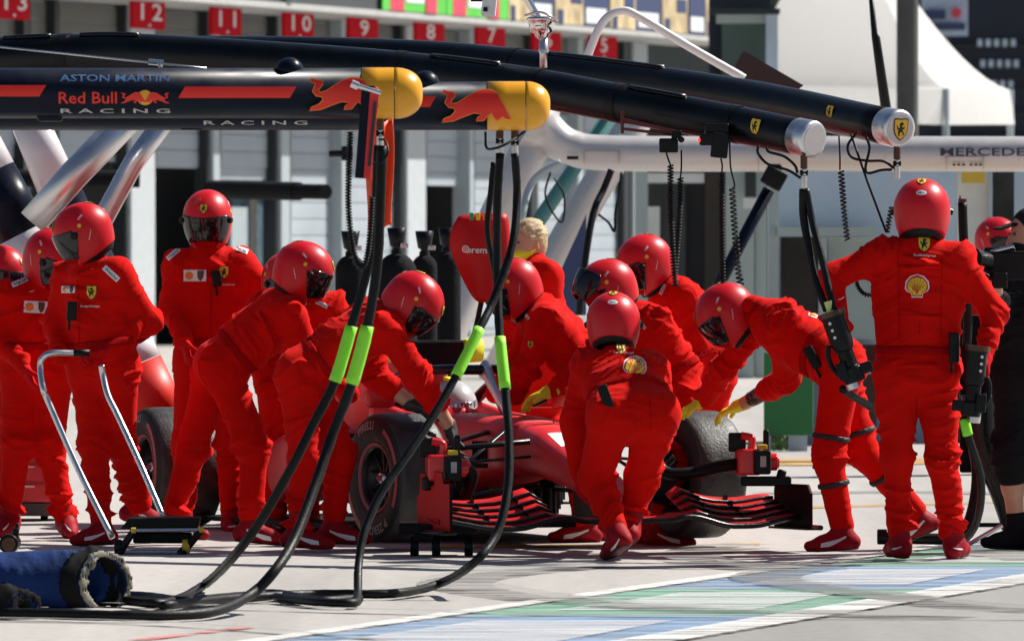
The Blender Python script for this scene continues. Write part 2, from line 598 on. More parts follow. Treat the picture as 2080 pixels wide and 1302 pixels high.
M['signal_orange'] = mat('signal_orange', (.85, .06, .008), .6, var=.08, bump=.2, bscale=20)
M['blue_cloth'] = mat('blue_quilted_cloth', (.010, .030, .12), .85, var=.25, vscale=8, bump=.25, bscale=40, spec=.15)
M['blue_dark'] = mat('navy_quilted_cloth', (.012, .020, .075), .8, var=.15, bump=.3, bscale=30)
M['white_paint'] = mat('white_paint', (.80, .79, .77), .35, var=.03)
M['pearl'] = mat('pearl_silver_paint', (.56, .53, .53), .34, .25, var=.02, coat=.15)
M['tape_yellow'] = mat('yellow_nylon', (.62, .42, .03), .5, var=.1)
BTXT = ['1', '2', '3', '0', '12', '13', '11', '10', '9', '8', '7', '6', '5', 'ASTON MARTIN', 'Red Bull', 'R A C I N G', 'MERCEDES AMG', 'brembo', 'PIRELLI', 'P ZERO', 'BELL', 'Weichai', 'ScuderiaFerrari', 'OMR']
bake_text(BTXT)
M['matte_black'] = mat('matte_black', (.008, .008, .009), .9, var=.2, spec=.15)
M['cap_black'] = mat('black_cap', (.012, .012, .014), .85, var=.2, spec=.2)
# ---------------------------------------------------------------- ground, lane markings
def ground_mat(name, col, dark, streak=(1.4, .10, 1), rough=.82, amt=.5):
    m = mat(name, col, rough, spec=.25)
    nt = m.node_tree; b = nt.nodes['Principled BSDF']
    tc = nt.nodes.new('ShaderNodeTexCoord'); mp = nt.nodes.new('ShaderNodeMapping')
    mp.inputs['Scale'].default_value = streak
    mp.inputs['Rotation'].default_value = (0, 0, math.radians(-8))
    nt.links.new(tc.outputs['Object'], mp.inputs[0])
    n1 = nt.nodes.new('ShaderNodeTexNoise'); n1.inputs['Scale'].default_value = .55; n1.inputs['Detail'].default_value = 9; n1.inputs['Roughness'].default_value = .62
    nt.links.new(mp.outputs[0], n1.inputs['Vector'])
    n2 = nt.nodes.new('ShaderNodeTexNoise'); n2.inputs['Scale'].default_value = 14; n2.inputs['Detail'].default_value = 8
    nt.links.new(tc.outputs['Object'], n2.inputs['Vector'])
    r1 = nt.nodes.new('ShaderNodeValToRGB')
    r1.color_ramp.elements[0].position = .36; r1.color_ramp.elements[0].color = (*dark, 1)
    r1.color_ramp.elements[1].position = .60; r1.color_ramp.elements[1].color = (*col, 1)
    nt.links.new(n1.outputs[0], r1.inputs[0])
    mx = nt.nodes.new('ShaderNodeMix'); mx.data_type = 'RGBA'; mx.blend_type = 'MULTIPLY'; mx.inputs[0].default_value = amt
    r2 = nt.nodes.new('ShaderNodeValToRGB')
    r2.color_ramp.elements[0].position = .3; r2.color_ramp.elements[0].color = (.72, .71, .70, 1)
    r2.color_ramp.elements[1].position = .6; r2.color_ramp.elements[1].color = (1, 1, 1, 1)
    nt.links.new(n2.outputs[0], r2.inputs[0])
    nt.links.new(r1.outputs[0], mx.inputs[6]); nt.links.new(r2.outputs[0], mx.inputs[7]); nt.links.new(mx.outputs[2], b.inputs['Base Color'])
    bp = nt.nodes.new('ShaderNodeBump'); bp.inputs['Strength'].default_value = .25; bp.inputs['Distance'].default_value = .004
    nt.links.new(n2.outputs[0], bp.inputs['Height']); nt.links.new(bp.outputs[0], b.inputs['Normal'])
    return m

def paint_mat(name, col, wear=.5, wscale=3.0, stretch=(.5, 3.0, 1), rough=.6):
    """worn paint: the paint flakes off in streaks and bares what is below"""
    m = mat(name, col, rough, spec=.3)
    nt = m.node_tree; b = nt.nodes['Principled BSDF']; out = nt.nodes['Material Output']
    tc = nt.nodes.new('ShaderNodeTexCoord'); mp = nt.nodes.new('ShaderNodeMapping'); mp.inputs['Scale'].default_value = stretch
    nt.links.new(tc.outputs['Object'], mp.inputs[0])
    n = nt.nodes.new('ShaderNodeTexNoise'); n.inputs['Scale'].default_value = wscale; n.inputs['Detail'].default_value = 8; n.inputs['Roughness'].default_value = .7
    nt.links.new(mp.outputs[0], n.inputs['Vector'])
    r = nt.nodes.new('ShaderNodeMapRange'); r.inputs[1].default_value = wear - .09; r.inputs[2].default_value = wear + .09
    nt.links.new(n.outputs[0], r.inputs[0])
    tr = nt.nodes.new('ShaderNodeBsdfTransparent'); ms = nt.nodes.new('ShaderNodeMixShader')
    nt.links.new(r.outputs[0], ms.inputs[0]); nt.links.new(tr.outputs[0], ms.inputs[1]); nt.links.new(b.outputs[0], ms.inputs[2])
    nt.links.new(ms.outputs[0], out.inputs[0])
    return m

M['concrete'] = ground_mat('pale_concrete', (.475, .452, .43), (.35, .335, .32))
M['asphalt'] = ground_mat('pale_asphalt', (.325, .315, .305), (.265, .26, .25))
MB().add([(-400, -30, 0), (400, -30, 0), (400, 900, 0), (-400, 900, 0)], [(0, 1, 2, 3)]).build('ground', M['concrete'])['kind'] = 'structure'

def sheet(name, pxs, z, m, n=1):
    V = [G(x, y, 0) for x, y in pxs]
    V = [Vector((v.x, v.y, z)) for v in V]
    o = MB().add(V, [tuple(range(len(V)))]).build(name, m)
    o['kind'] = 'structure'
    return o

ux = lambda y: 650 + (1293 - y) * 7.12      # inner border line of the painted strip
lx = lambda y: 1330 + (1297 - y) * 6.10     # outer border line
sheet('pit_lane', [(lx(1120), 1120), (lx(1302), 1302), (lx(1420), 1420), (9000, 1420), (4000, 1120)], .004, M['asphalt'])
M['line_white'] = paint_mat('white_road_paint', (.70, .69, .67), .46, 2.6, (.4, 4.0, 1))
M['panel_blue'] = paint_mat('blue_road_paint', (.25, .37, .54), .47, 2.6, (.30, 4.5, 1))
M['panel_green'] = paint_mat('green_road_paint', (.22, .43, .32), .47, 2.6, (.30, 4.5, 1))
M['panel_white'] = paint_mat('white_panel_paint', (.66, .66, .67), .49, 2.6, (.22, 7.0, 1))
M['line_yellow'] = paint_mat('yellow_road_paint', (.66, .36, .05), .50, 2.0, (.8, 2.0, 1))
M['line_red'] = paint_mat('faded_red_paint', (.62, .22, .20), .47, 2.0, (1, 2.0, 1))
M['tyre_mark'] = paint_mat('tyre_rubber_mark', (.22, .215, .21), .51, 1.6, (.5, 6.0, 1), .7)
M['tyre_mark2'] = paint_mat('old_tyre_mark', (.29, .28, .27), .50, 1.6, (.5, 5.0, 1), .8)
def strip(y0, y1, m, name='road_marking'):
    sheet(name, [(ux(y0), y0), (ux(y1), y1), (lx(y1), y1), (lx(y0), y0)], .008, m)
    iy = (y1 - y0) * .16; wid = 130
    a, b = y0 + iy, y1 - iy
    sheet(name, [(ux(a) + wid, a), (ux(b) + wid, b), (lx(b) - wid, b), (lx(a) - wid * 1.2, a)], .012, M['panel_white'])
for i, (y0, y1) in enumerate(((1093, 1118), (1118, 1152.5), (1153, 1199), (1199.5, 1252.5), (1253, 1330), (1330.5, 1420))):
    strip(y0, y1, M['panel_green'] if i % 2 else M['panel_blue'])
def bline(f, a, b, w, name='lane_line'):
    sheet(name, [(f(a) - w, a), (f(b) - w * 1.4, b), (f(b) + w * .2, b), (f(a) + w * .2, a)], .016, M['line_white'])
bline(ux, 1093, 1420, 44); bline(lx, 1093, 1420, -90)
sheet('lane_line', [(880, 1108), (1545, 1104), (1545, 1109), (880, 1114)], .005, M['line_yellow'])
sheet('lane_line', [(1560, 1030), (2080, 1018), (2080, 1022), (1560, 1035)], .005, M['line_yellow'])
sheet('lane_line', [(300, 1302), (520, 1276), (500, 1274), (250, 1302)], .005, M['line_red'])
def mark(pts, w, m, z):
    pts = catmull([Vector((x, y, 0)) for x, y in pts], 8)
    V = []
    for i, p in enumerate(pts):
        a = pts[max(i - 1, 0)]; b = pts[min(i + 1, len(pts) - 1)]
        g = G(p.x, p.y); ga, gb = G(a.x, a.y), G(b.x, b.y)
        t = (gb - ga).normalized(); nn = Vector((-t.y, t.x, 0))
        for s in (-1, 1): V.append(Vector((g.x, g.y, z)) + nn * w / 2 * s)
    F = [(2 * i, 2 * i + 1, 2 * i + 3, 2 * i + 2) for i in range(len(pts) - 1)]
    o = MB().add(V, F).build('tyre_mark', m); o['kind'] = 'structure'
mark([(1690, 1148), (1600, 1164), (1556, 1180), (1620, 1193), (1760, 1212), (1930, 1232), (2140, 1246)], .34, M['tyre_mark'], .020)
mark([(1210, 1150), (1010, 1168), (930, 1186), (1000, 1205), (1140, 1222), (1330, 1240), (1640, 1250), (1960, 1258)], .36, M['tyre_mark2'], .021)
mark([(1520, 1112), (1440, 1120), (1400, 1136), (1470, 1150), (1600, 1162)], .30, M['tyre_mark2'], .022)
mark([(-20, 1228), (500, 1240), (900, 1250), (1300, 1257), (2100, 1262)], .10, M['tyre_mark2'], .023)
mark([(700, 1152), (1000, 1144), (1400, 1156), (1660, 1152)], .12, M['tyre_mark'], .024)
mark([(1990, 1110), (2040, 1128), (2140, 1142)], .5, M['tyre_mark2'], .019)
mark([(-20, 1262), (300, 1270), (620, 1292), (800, 1310)], .08, M['tyre_mark2'], .019)
mark([(1560, 1003), (1800, 1000), (2100, 1004)], .5, M['tyre_mark2'], .006)

# ---------------------------------------------------------------- pit building
NX, NY = .954, -.30
WC = NX * -5.10 + NY * 120
def Wd(px, o=0.0): return (WC + o) / (NX * (px - 1040) / FPX + NY)
def Wp(px, py, o=0.0): return P(px, py, Wd(px, o))
def Wz(px, z, o=0.0):
    v = P(px, 500, Wd(px, o)); return Vector((v.x, v.y, z))
NV = Vector((NX, NY, 0))
def wbox(mb, px0, px1, z0, z1, o=0.0, t=.1, m=0):
    """a block on the facade between two photo columns and two heights; z may be (left,right)"""
    za = z0 if isinstance(z0, tuple) else (z0, z0); zb = z1 if isinstance(z1, tuple) else (z1, z1)
    a, b = Wz(px0, 0, o), Wz(px1, 0, o)
    V = []
    for p, i in ((a, 0), (b, 1)):
        for d in (0, -t):
            for z in (za[i], zb[i]):
                q = p + NV * d; V.append((q.x, q.y, z))
    mb.add(V, [(0, 1, 3, 2), (4, 6, 7, 5), (0, 4, 5, 1), (2, 3, 7, 6), (0, 2, 6, 4), (1, 5, 7, 3)], m)
    return mb
def zat(px, py, o=0.0): return P(px, py, Wd(px, o)).z
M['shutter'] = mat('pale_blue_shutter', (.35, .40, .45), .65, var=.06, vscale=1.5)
M['shutter_shade'] = mat('shaded_shutter', (.13, .135, .13), .6, var=.15, vscale=2)  # shutter colour darkened to paint in the deep shade below the balcony
M['wall_grey'] = mat('grey_render', (.16, .18, .19), .8, var=.08, vscale=2)
M['pillar_white'] = mat('white_pillar', (.46, .50, .53), .6, var=.05)
M['post_dark'] = mat('dark_post', (.012, .018, .022), .5)
M['post_grey'] = mat('grey_post', (.36, .42, .45), .5, var=.05)
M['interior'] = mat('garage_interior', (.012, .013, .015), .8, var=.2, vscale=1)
M['fascia'] = mat('balcony_fascia', (.46, .46, .45), .6, var=.1)
M['balcony_dark'] = mat('balcony_panel', (.05, .06, .065), .6, var=.1, vscale=1)
M['sign_red'] = mat('sign_red', (.50, .006, .018), .85, var=.06, spec=.08)
M['sign_white'] = mat('sign_white', (.72, .66, .68), .55)
bld = root('pit_building', 'long pit garage building with pale roller shutters and a balcony above', 'building', tuple(Wz(700, 0)))
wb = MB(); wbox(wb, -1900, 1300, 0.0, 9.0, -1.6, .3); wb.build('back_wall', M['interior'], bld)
wb = MB(); wbox(wb, -1900, 1300, 4.95, 9.0, -.05, .2); wb.build('upper_wall', M['wall_grey'], bld)
# balcony: slab, fascia, dark parapet
wb = MB(); wbox(wb, -1900, 1560, 4.80, 4.885, 1.50, 1.60); wb.build('balcony_slab', M['fascia'], bld)
wb = MB(); wbox(wb, -1900, 1558, 4.89, 6.4, 1.44, .12); wb.build('balcony_parapet', M['balcony_dark'], bld)
# pillars and posts
for a, b, mk_ in ((267, 316, 'pillar_white'), (828, 866, 'pillar_white'), (434, 448, 'post_grey'), (572, 590, 'post_grey'), (-160, -120, 'pillar_white'), (1288, 1316, 'post_grey'), (695, 703, 'post_grey'), (955, 963, 'post_grey'), (1175, 1186, 'post_grey')):
    wb = MB(); wbox(wb, a, b, 0, 4.8, .16, .3); wb.build('pillar', M[mk_], bld, bevel=.02)
for a, b in ((49, 62), (112, 120), (255, 266), (421, 433), (560, 571), (815, 827), (1080, 1092), (1268, 1287), (-40, -28)):
    wb = MB(); wbox(wb, a, b, 0, 4.8, .10, .2); wb.build('post', M['post_dark'], bld)
# roller shutters: every slat its own piece
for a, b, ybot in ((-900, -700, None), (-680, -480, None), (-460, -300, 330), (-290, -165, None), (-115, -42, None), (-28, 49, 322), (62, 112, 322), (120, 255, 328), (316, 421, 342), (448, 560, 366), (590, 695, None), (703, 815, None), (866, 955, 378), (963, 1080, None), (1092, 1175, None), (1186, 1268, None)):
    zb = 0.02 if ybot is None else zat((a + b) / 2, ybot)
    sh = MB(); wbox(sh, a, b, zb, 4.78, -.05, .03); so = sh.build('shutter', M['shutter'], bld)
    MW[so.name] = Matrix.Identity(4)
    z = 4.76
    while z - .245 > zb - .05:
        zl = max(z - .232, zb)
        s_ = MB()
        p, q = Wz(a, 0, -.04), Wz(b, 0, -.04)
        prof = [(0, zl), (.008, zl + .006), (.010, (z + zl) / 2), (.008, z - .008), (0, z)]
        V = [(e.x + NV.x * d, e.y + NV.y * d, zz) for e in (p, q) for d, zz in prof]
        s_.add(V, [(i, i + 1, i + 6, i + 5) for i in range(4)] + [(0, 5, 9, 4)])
        s_.build('slat', M['shutter'] if z < 3.75 else M['shutter_shade'], so)  # top slats carry the painted shade
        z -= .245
# number boards hang below the balcony
for n, cx in (('13', 28), ('12', 303), ('11', 461), ('10', 608), ('9', 739), ('8', 874), ('7', 998), ('6', 1112), ('5', 1226)):
    cx2 = cx
    r_ = root('number_board', 'red garage number board with white number ' + {'13': 'thirteen', '12': 'twelve', '11': 'eleven', '10': 'ten', '9': 'nine', '8': 'eight', '7': 'seven', '6': 'six', '5': 'five'}[n], 'sign', tuple(Wp(cx2, 70, .9)), group='garage number boards')
    hw = 33 if n in ('12', '13') else 30 - .5 * max(0, 10 - int(n))
    zb = zat(cx2, {'13': 40, '12': 60, '11': 73, '10': 81, '9': 90, '8': 97, '7': 103, '6': 112, '5': 122}[n], .9)
    wb = MB(); wbox(wb, cx2 - hw, cx2 + hw, zb, 4.795, .9, .05); wb.build('board', M['sign_red'], r_)
    c = Wp(cx2, 70, .9); zc = zb + .235
    ex = Vector((.30, .954, 0)); hgt = .235
    for k_, ch in enumerate(n):
        V, F, tw = TXT[ch]
        offx = 0 if len(n) == 1 else (-.30 if k_ == 0 else .30)
        project_art('digit', [((V * np.array((hgt / .72 * 2.7, hgt / .72)), F), 'sign_white')], plane_projector(Vector((c.x, c.y, zc)) + ex * offx, ex, Vector((0, 0, 1)), NV), r_, M, 9, base=.012)
    project_art('screw_dot', [(circle(.05, 10, sy=.4), 'sign_white')], plane_projector(Vector((c.x, c.y, zb + .05)), ex, Vector((0, 0, 1)), NV), r_, M, 9, base=.012)
# posters on the parapet
M['poster_green'] = mat('poster_green', (.10, .55, .06), .5, var=.1, vscale=2)
M['poster_pink'] = mat('poster_pink', (.62, .05, .10), .5, var=.3, vscale=1.5)
M['poster_white'] = mat('poster_white', (.72, .74, .76), .5)
M['poster_navy'] = mat('poster_navy', (.025, .045, .13), .5, var=.15)
M['poster_sand'] = mat('poster_sand', (.55, .43, .25), .6, var=.45, vscale=2.2)
M['teal'] = mat('teal_post', (.04, .35, .36), .5)
def banner(cx0, cx1, zb, zt, m, label, group, deco=()):
    r_ = root('banner', label, 'banner', tuple(Wz((cx0 + cx1) / 2, zb, 1.51)), group=group)
    wb = MB(); wbox(wb, cx0, cx1, zb, zt, 1.51, .03); wb.build('cloth', m, r_)
    for i, (a, b, c, d, mm) in enumerate(deco):
        wb = MB(); wbox(wb, cx0 + (cx1 - cx0) * a, cx0 + (cx1 - cx0) * b, zb + (zt - zb) * c, zb + (zt - zb) * d, 1.515 + .004 * i, .003); wb.build('print', mm, r_)
gp = 'green and pink posters on the balcony'
banner(778, 906, 4.895, 6.0, M['poster_green'], 'green and pink poster left of its twin on the balcony', gp, ((.12, .34, 0, 1, M['poster_pink']), (.37, .66, .12, .34, M['poster_white']), (.68, .86, 0, 1, M['poster_pink'])))
banner(908, 1032, 4.895, 6.0, M['poster_green'], 'green and pink poster nearest the white camera box', gp, ((.10, .32, 0, 1, M['poster_pink']), (.35, .64, .12, .34, M['poster_white']), (.68, .86, 0, 1, M['poster_pink'])))
gn = 'navy and sand banners along the balcony'
for i, cx in enumerate((1034, 1080, 1128, 1186, 1240, 1292, 1346, 1400, 1434)):
    w = (46, 46, 58, 52, 52, 52, 52, 34, 38)[i]
    mm = M['poster_navy'] if i % 2 else M['poster_sand']
    deco = ((.1, .9, .04, .26, M['poster_white']), (.3, .7, .55, .75, M['poster_white'])) if i % 2 else ((.55, .95, .3, .5, M['poster_navy']), (.1, .3, .0, .2, M['poster_navy']), (.2, .6, .6, .7, M['poster_white']))
    banner(cx, cx + w - 1, 4.895, 6.0, mm, ('navy banner with white print' if i % 2 else 'sand coloured photo banner') + ', ' + ('first', 'second', 'third', 'fourth', 'fifth', 'sixth', 'seventh', 'eighth', 'ninth')[i] + ' from the green posters', gn, deco)
for cx in (444, 592):
    wb = MB(); wbox(wb, cx, cx + 10, 4.94, 5.6, 1.56, .06); wb.build('teal_strut', M['teal'], bld)

# dark equipment arms and openings in front of the garages
def simple(name, label, cat, mb, m, group=None, bevel=0, smooth=False):
    o = mb.build(name, m, bevel=bevel, smooth=smooth); return props(o, label, cat, group)
def ptube(name, label, cat, pts, r, m, group=None, n=14, sub=6):
    pts = catmull([P(*p) for p in pts], sub) if sub > 1 and len(pts) > 2 else [P(*p) for p in pts]
    if isinstance(r, (list, tuple)):
        k = len(pts); r = [r[0] + (r[-1] - r[0]) * i / (k - 1) for i in range(k)]
    V, F = tube(pts, r, n)
    return props(mk(name, V, F, m), label, cat, group)
mb = MB(); mb.cyl(P(430, 385, 86), P(606, 389, 84), .092); mb.cyl(P(604, 389, 84), P(662, 390, 83.6), .075)
simple('service_boom', 'black service boom ending in a thinner tip above the helmets, left of centre', 'boom', mb, M['matte_black'])
mb = MB(); mb.cyl(P(-60, 362, 84), P(284, 364, 84), .085)
simple('service_boom', 'black service boom crossing behind the silver struts on the left', 'boom', mb, M['matte_black'])
mb = MB(); mb.box(P(705, 312, 70), (.09, .12, .12)); mb.cyl(P(668, 313, 70), P(700, 312, 70), .028)
simple('camera_unit', 'small black camera jutting out left of the red paddle', 'camera', mb, M['plastic'], bevel=.01)
# glass door and inner walls seen in the open bays
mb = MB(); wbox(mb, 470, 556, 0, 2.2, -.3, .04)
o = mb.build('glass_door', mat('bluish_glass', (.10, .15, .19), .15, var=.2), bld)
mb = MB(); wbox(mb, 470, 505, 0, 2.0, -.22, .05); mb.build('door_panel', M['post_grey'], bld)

# ---------------------------------------------------------------- buildings on the right, beyond the gantries
M['hut'] = mat('grey_blue_cladding', (.46, .56, .66), .7, var=.08, vscale=2)
M['hut_green'] = mat('grey_green_panel', (.34, .40, .385), .7, var=.08, vscale=1.5)
M['dark_navy'] = mat('dark_blue_wall', (.010, .016, .030), .7, var=.3, vscale=1.2)
M['glass_dark'] = mat('dark_glass', (.006, .010, .012), .12, var=.3, vscale=3)
M['brown'] = M['brown']
M['brown_dark'] = mat('brown_dark_panel', (.030, .022, .018), .7, var=.2)
M['green_board'] = mat('green_board', (.015, .14, .035), .6, var=.06)
M['shade_white'] = mat('off_white_panel', (.62, .63, .60), .6, var=.05)
def pbox(mb, x0, y0, x1, y1, D, t=.1, m=0):
    a, b = P(x0, y1, D), P(x1, y0, D)
    mb.box(((a.x + b.x) / 2, D + t / 2, (a.z + b.z) / 2), (abs(b.x - a.x), t, abs(b.z - a.z)), None, m); return mb
hut = root('service_building', 'grey green service building behind the coiled cables, right of centre', 'building', tuple(P(1430, 800, 96)))
for nm, x0, y0, x1, y1, D, mm in (('wall', 1312, 200, 1600, 790, 97, 'brown_dark'), ('pillar', 1290, 240, 1316, 790, 95.6, 'hut_green'), ('window', 1318, 362, 1345, 500, 96.3, 'glass_dark'), ('poster', 1316, 420, 1340, 560, 96.1, 'shade_white'),
        ('lamp_strip', 1314, 352, 1430, 372, 96, 'shade_white'), ('door', 1346, 375, 1392, 790, 96.4, 'glass_dark'), ('panel', 1395, 372, 1432, 790, 96.5, 'interior'), ('panel', 1432, 352, 1474, 790, 96.2, 'brown_dark'),
        ('panel', 1474, 300, 1532, 790, 95.8, 'hut_green'), ('panel', 1534, 300, 1558, 790, 95.9, 'hut_green'), ('vent', 1513, 345, 1536, 402, 95.6, 'glass_dark'), ('air_unit', 1510, 402, 1545, 424, 95.3, 'shade_white')):
    mb = MB(); pbox(mb, x0, y0, x1, y1, D, .12); mb.build(nm, M[mm], hut)
kio = root('pit_hut', 'grey blue pit hut with black window behind the standing man', 'building', tuple(P(1820, 900, 66)))
for nm, x0, y0, x1, y1, D, mm in (('wall', 1560, 340, 2110, 905, 67, 'hut'), ('frame', 1562, 340, 1582, 905, 66.7, 'hut_green'), ('window', 1586, 482, 1662, 742, 66.8, 'glass_dark'), ('frame', 1663, 482, 1680, 742, 66.6, 'hut_green'), ('sill', 1580, 744, 1780, 760, 66.5, 'hut_green'), ('lintel', 1580, 462, 1780, 480, 66.6, 'hut_green'),
        ('panel', 1690, 700, 1780, 905, 66.7, 'glass_dark'), ('panel', 1944, 340, 2010, 600, 66.6, 'shade_white'), ('panel', 2016, 340, 2060, 560, 66.5, 'glass_dark'), ('light_strip', 1955, 346, 2000, 372, 66.3, 'tape_yellow'), ('panel', 1940, 620, 2110, 905, 66.7, 'interior'), ('panel', 1682, 482, 1780, 690, 66.75, 'hut_green')):
    mb = MB(); pbox(mb, x0, y0, x1, y1, D, .12); mb.build(nm, M[mm], kio)
gb = root('green_board', 'dark green advertising board with plain face behind the bending man', 'board', tuple(P(1598, 905, 64)))
mb = MB(); pbox(mb, 1552, 716, 1652, 884, 64, .08); mb.build('panel', M['green_board'], gb, bevel=.01)
mb = MB(); pbox(mb, 1602, 884, 1640, 916, 64.02, .06); mb.build('leg', M['post_grey'], gb)
mb = MB(); pbox(mb, 1560, 884, 1566, 916, 64.02, .06); mb.build('leg', M['post_grey'], gb)
# a low bush under the board
lv = MB(); rnd = random.Random(3)
for i in range(420):
    x, y = rnd.uniform(1556, 1606), rnd.gauss(898, 8)
    c = P(x, max(882, min(914, y)), 64.4 + rnd.uniform(-.25, .25)); a = rnd.uniform(0, 6.3); s_ = rnd.uniform(.012, .025)
    u = Vector((math.cos(a), rnd.uniform(-.6, .6), math.sin(a))).normalized(); w = u.cross(Vector((rnd.uniform(-1, 1), 1, rnd.uniform(-1, 1)))).normalized()
    lv.add([c - u * s_, c + w * s_ * .5, c + u * s_, c - w * s_ * .5], [(0, 1, 2, 3)])
bush = root('bush', 'low green bush below the green board', 'bush', tuple(P(1585, 915, 64.4)))
o = lv.build('leaves', mat('leaf_green', (.05, .10, .02), .6, var=.4, vscale=20), bush); o['kind'] = 'stuff'
mb = MB()
for i in range(5): mb.cyl(P(1562 + 9 * i, 918, 64.4), P(1564 + 8 * i, 890, 64.4), .008, 6)
o = mb.build('stem', M['brown_dark'], bush); o['kind'] = 'stuff'
sheet('gravel_strip', [(1480, 948), (2200, 940), (2200, 930), (1480, 934)], .006, paint_mat('sandy_gravel', (.50, .30, .12), .40, 3.0, (1, 1, 1), .9))

# marquee
M['canvas'] = mat('white_canvas', (.88, .88, .87), .7, var=.02, vscale=2)
def thin_cloth(m, col, f):
    nt = m.node_tree; b = nt.nodes['Principled BSDF']; out = nt.nodes['Material Output']
    t = nt.nodes.new('ShaderNodeBsdfTranslucent'); t.inputs[0].default_value = (*col, 1)
    x = nt.nodes.new('ShaderNodeMixShader'); x.inputs[0].default_value = f
    nt.links.new(b.outputs[0], x.inputs[1]); nt.links.new(t.outputs[0], x.inputs[2]); nt.links.new(x.outputs[0], out.inputs[0])
thin_cloth(M['canvas'], (.92, .92, .91), .62)
tent = root('marquee', 'white pointed marquee with straight valance beyond the silver boom', 'tent', tuple(P(1760, 700, 118)))
D0 = 118
apex = P(1705, -250, D0 + 3.2); near = P(1921, 181, D0); right = P(2052, 183, D0 + 4.6); left = P(1440, 170, D0 + 3.4); far = left + right - near
cor = [left, near, right, far]
NSEG = 14
for k in range(4):
    a, b = cor[k], cor[(k + 1) % 4]; V, F = [], []
    for i in range(NSEG + 1):
        t = i / NSEG
        h = (1 - t) ** 1.75
        for j in range(NSEG + 1):
            e = a.lerp(b, j / NSEG)
            q = Vector((e.x + (apex.x - e.x) * t, e.y + (apex.y - e.y) * t, apex.z + (e.z - apex.z) * (1 - (1 - (1 - t)) ** 1.0)))
            zz = e.z + (apex.z - e.z) * (t ** 1.5)
            V.append((q.x, q.y, zz))
    for i in range(NSEG):
        for j in range(NSEG):
            n_ = NSEG + 1; F.append((i * n_ + j, i * n_ + j + 1, (i + 1) * n_ + j + 1, (i + 1) * n_ + j))
    mk('roof_panel', V, F, M['canvas'], tent)
    L = 24; V, F = [], []
    out = (a + b) / 2 - (cor[0] + cor[2]) / 2; out.z = 0; out.normalize()
    for i in range(L + 1):
        e = a.lerp(b, i / L); w = .03 * math.sin(i * 1.9)
        V += [e + out * .005, e + out * (.06 + w) - Vector((0, 0, .50))]
    F = [(2 * i, 2 * i + 1, 2 * i + 3, 2 * i + 2) for i in range(L)]
    mk('valance', V, F, M['canvas'], tent)
for c in cor:
    mb = MB(); mb.cyl((c.x, c.y, 0), (c.x, c.y, c.z), .05); mb.build('leg', M['post_grey'], tent)
mb = MB(); mb.cyl(P(1843, 720, 100), P(1843, -60, 100), .128, 20)
simple('lamp_post', 'thick grey concrete post in front of the white marquee', 'post', mb, mat('grey_concrete_post', (.085, .088, .080), .85, var=.15, vscale=6), smooth=False)
ptube('antenna_pole', 'thin black jointed pole leaning before the marquee', 'pole', [(1766, -40, 56), (1776, 70, 56), (1779, 78, 56), (1801, 232, 56)], [.014, .036], M['plastic'], sub=1)
# billboard
bb = root('billboard', 'pale blue billboard with blue lines and a red dot, top right', 'billboard', tuple(P(1920, 400, 150)))
mb = MB(); pbox(mb, 1872, -30, 1966, 74, 150, .1); mb.build('panel', mat('pale_blue_board', (.42, .52, .66), .5, var=.1), bb)
mb = MB(); pbox(mb, 1878, 22, 1920, 40, 149.9, .05); mb.build('print', M['poster_navy'], bb)
mb = MB(); pbox(mb, 1890, 48, 1960, 62, 149.9, .05); mb.build('print', M['poster_navy'], bb)
mb = MB(); mb.cyl(P(1942, 27, 149.9), P(1942, 27, 149.8), .09); mb.build('dot', M['poster_pink'], bb)
mb = MB(); mb.cyl(P(1920, 640, 150.1), P(1920, 60, 150.1), .06); mb.build('post', M['post_dark'], bb)
# far buildings closing the view
fb = root('grandstand', 'dark blue stand filling the background at top right', 'building', tuple(P(1850, 560, 190)))
mb = MB(); pbox(mb, 1560, -160, 2400, 560, 190, 1.0); mb.build('wall', M['dark_navy'], fb)
for i in range(5):
    mb = MB(); pbox(mb, 1880, 92 + i * 46, 2300, 96 + i * 46, 189.8, .1); mb.build('ledge', M['post_dark'], fb)
for i in range(14):
    mb = MB(); mb.box(P(1990 + 17 * (i % 5) + 6 * (i // 5), 88 + 42 * (i // 5), 189), (.10, .10, .16)); mb.build('seat', M['hut'], fb)
tb = root('glass_pavilion', 'pavilion with dark green glass and pale frames beside the marquee', 'building', tuple(P(1510, 560, 112)))
for nm, x0, y0, x1, y1, D, mm in (('wall', 1440, -40, 1566, 650, 112, 'dark_navy'), ('glazing', 1466, 48, 1556, 200, 111.7, 'glass_green'), ('lintel', 1455, 30, 1578, 48, 111.5, 'hut_green'), ('frame', 1556, 30, 1580, 240, 111.4, 'hut'), ('roof_edge', 1440, 18, 1584, 30, 111.2, 'post_dark')):
    if mm == 'glass_green': M[mm] = mat('green_glass', (.05, .08, .07), .2, var=.25, vscale=1.5)
    mb = MB(); pbox(mb, x0, y0, x1, y1, D, .15); mb.build(nm, M[mm], tb)
far_end = MB(); pbox(far_end, 1260, -160, 1480, 640, 200, .8)
props(far_end.build('far_wall', mat('far_grey_wall', (.10, .11, .10), .8, var=.2, vscale=.6)), 'dull grey wall far behind the balcony end', 'wall')
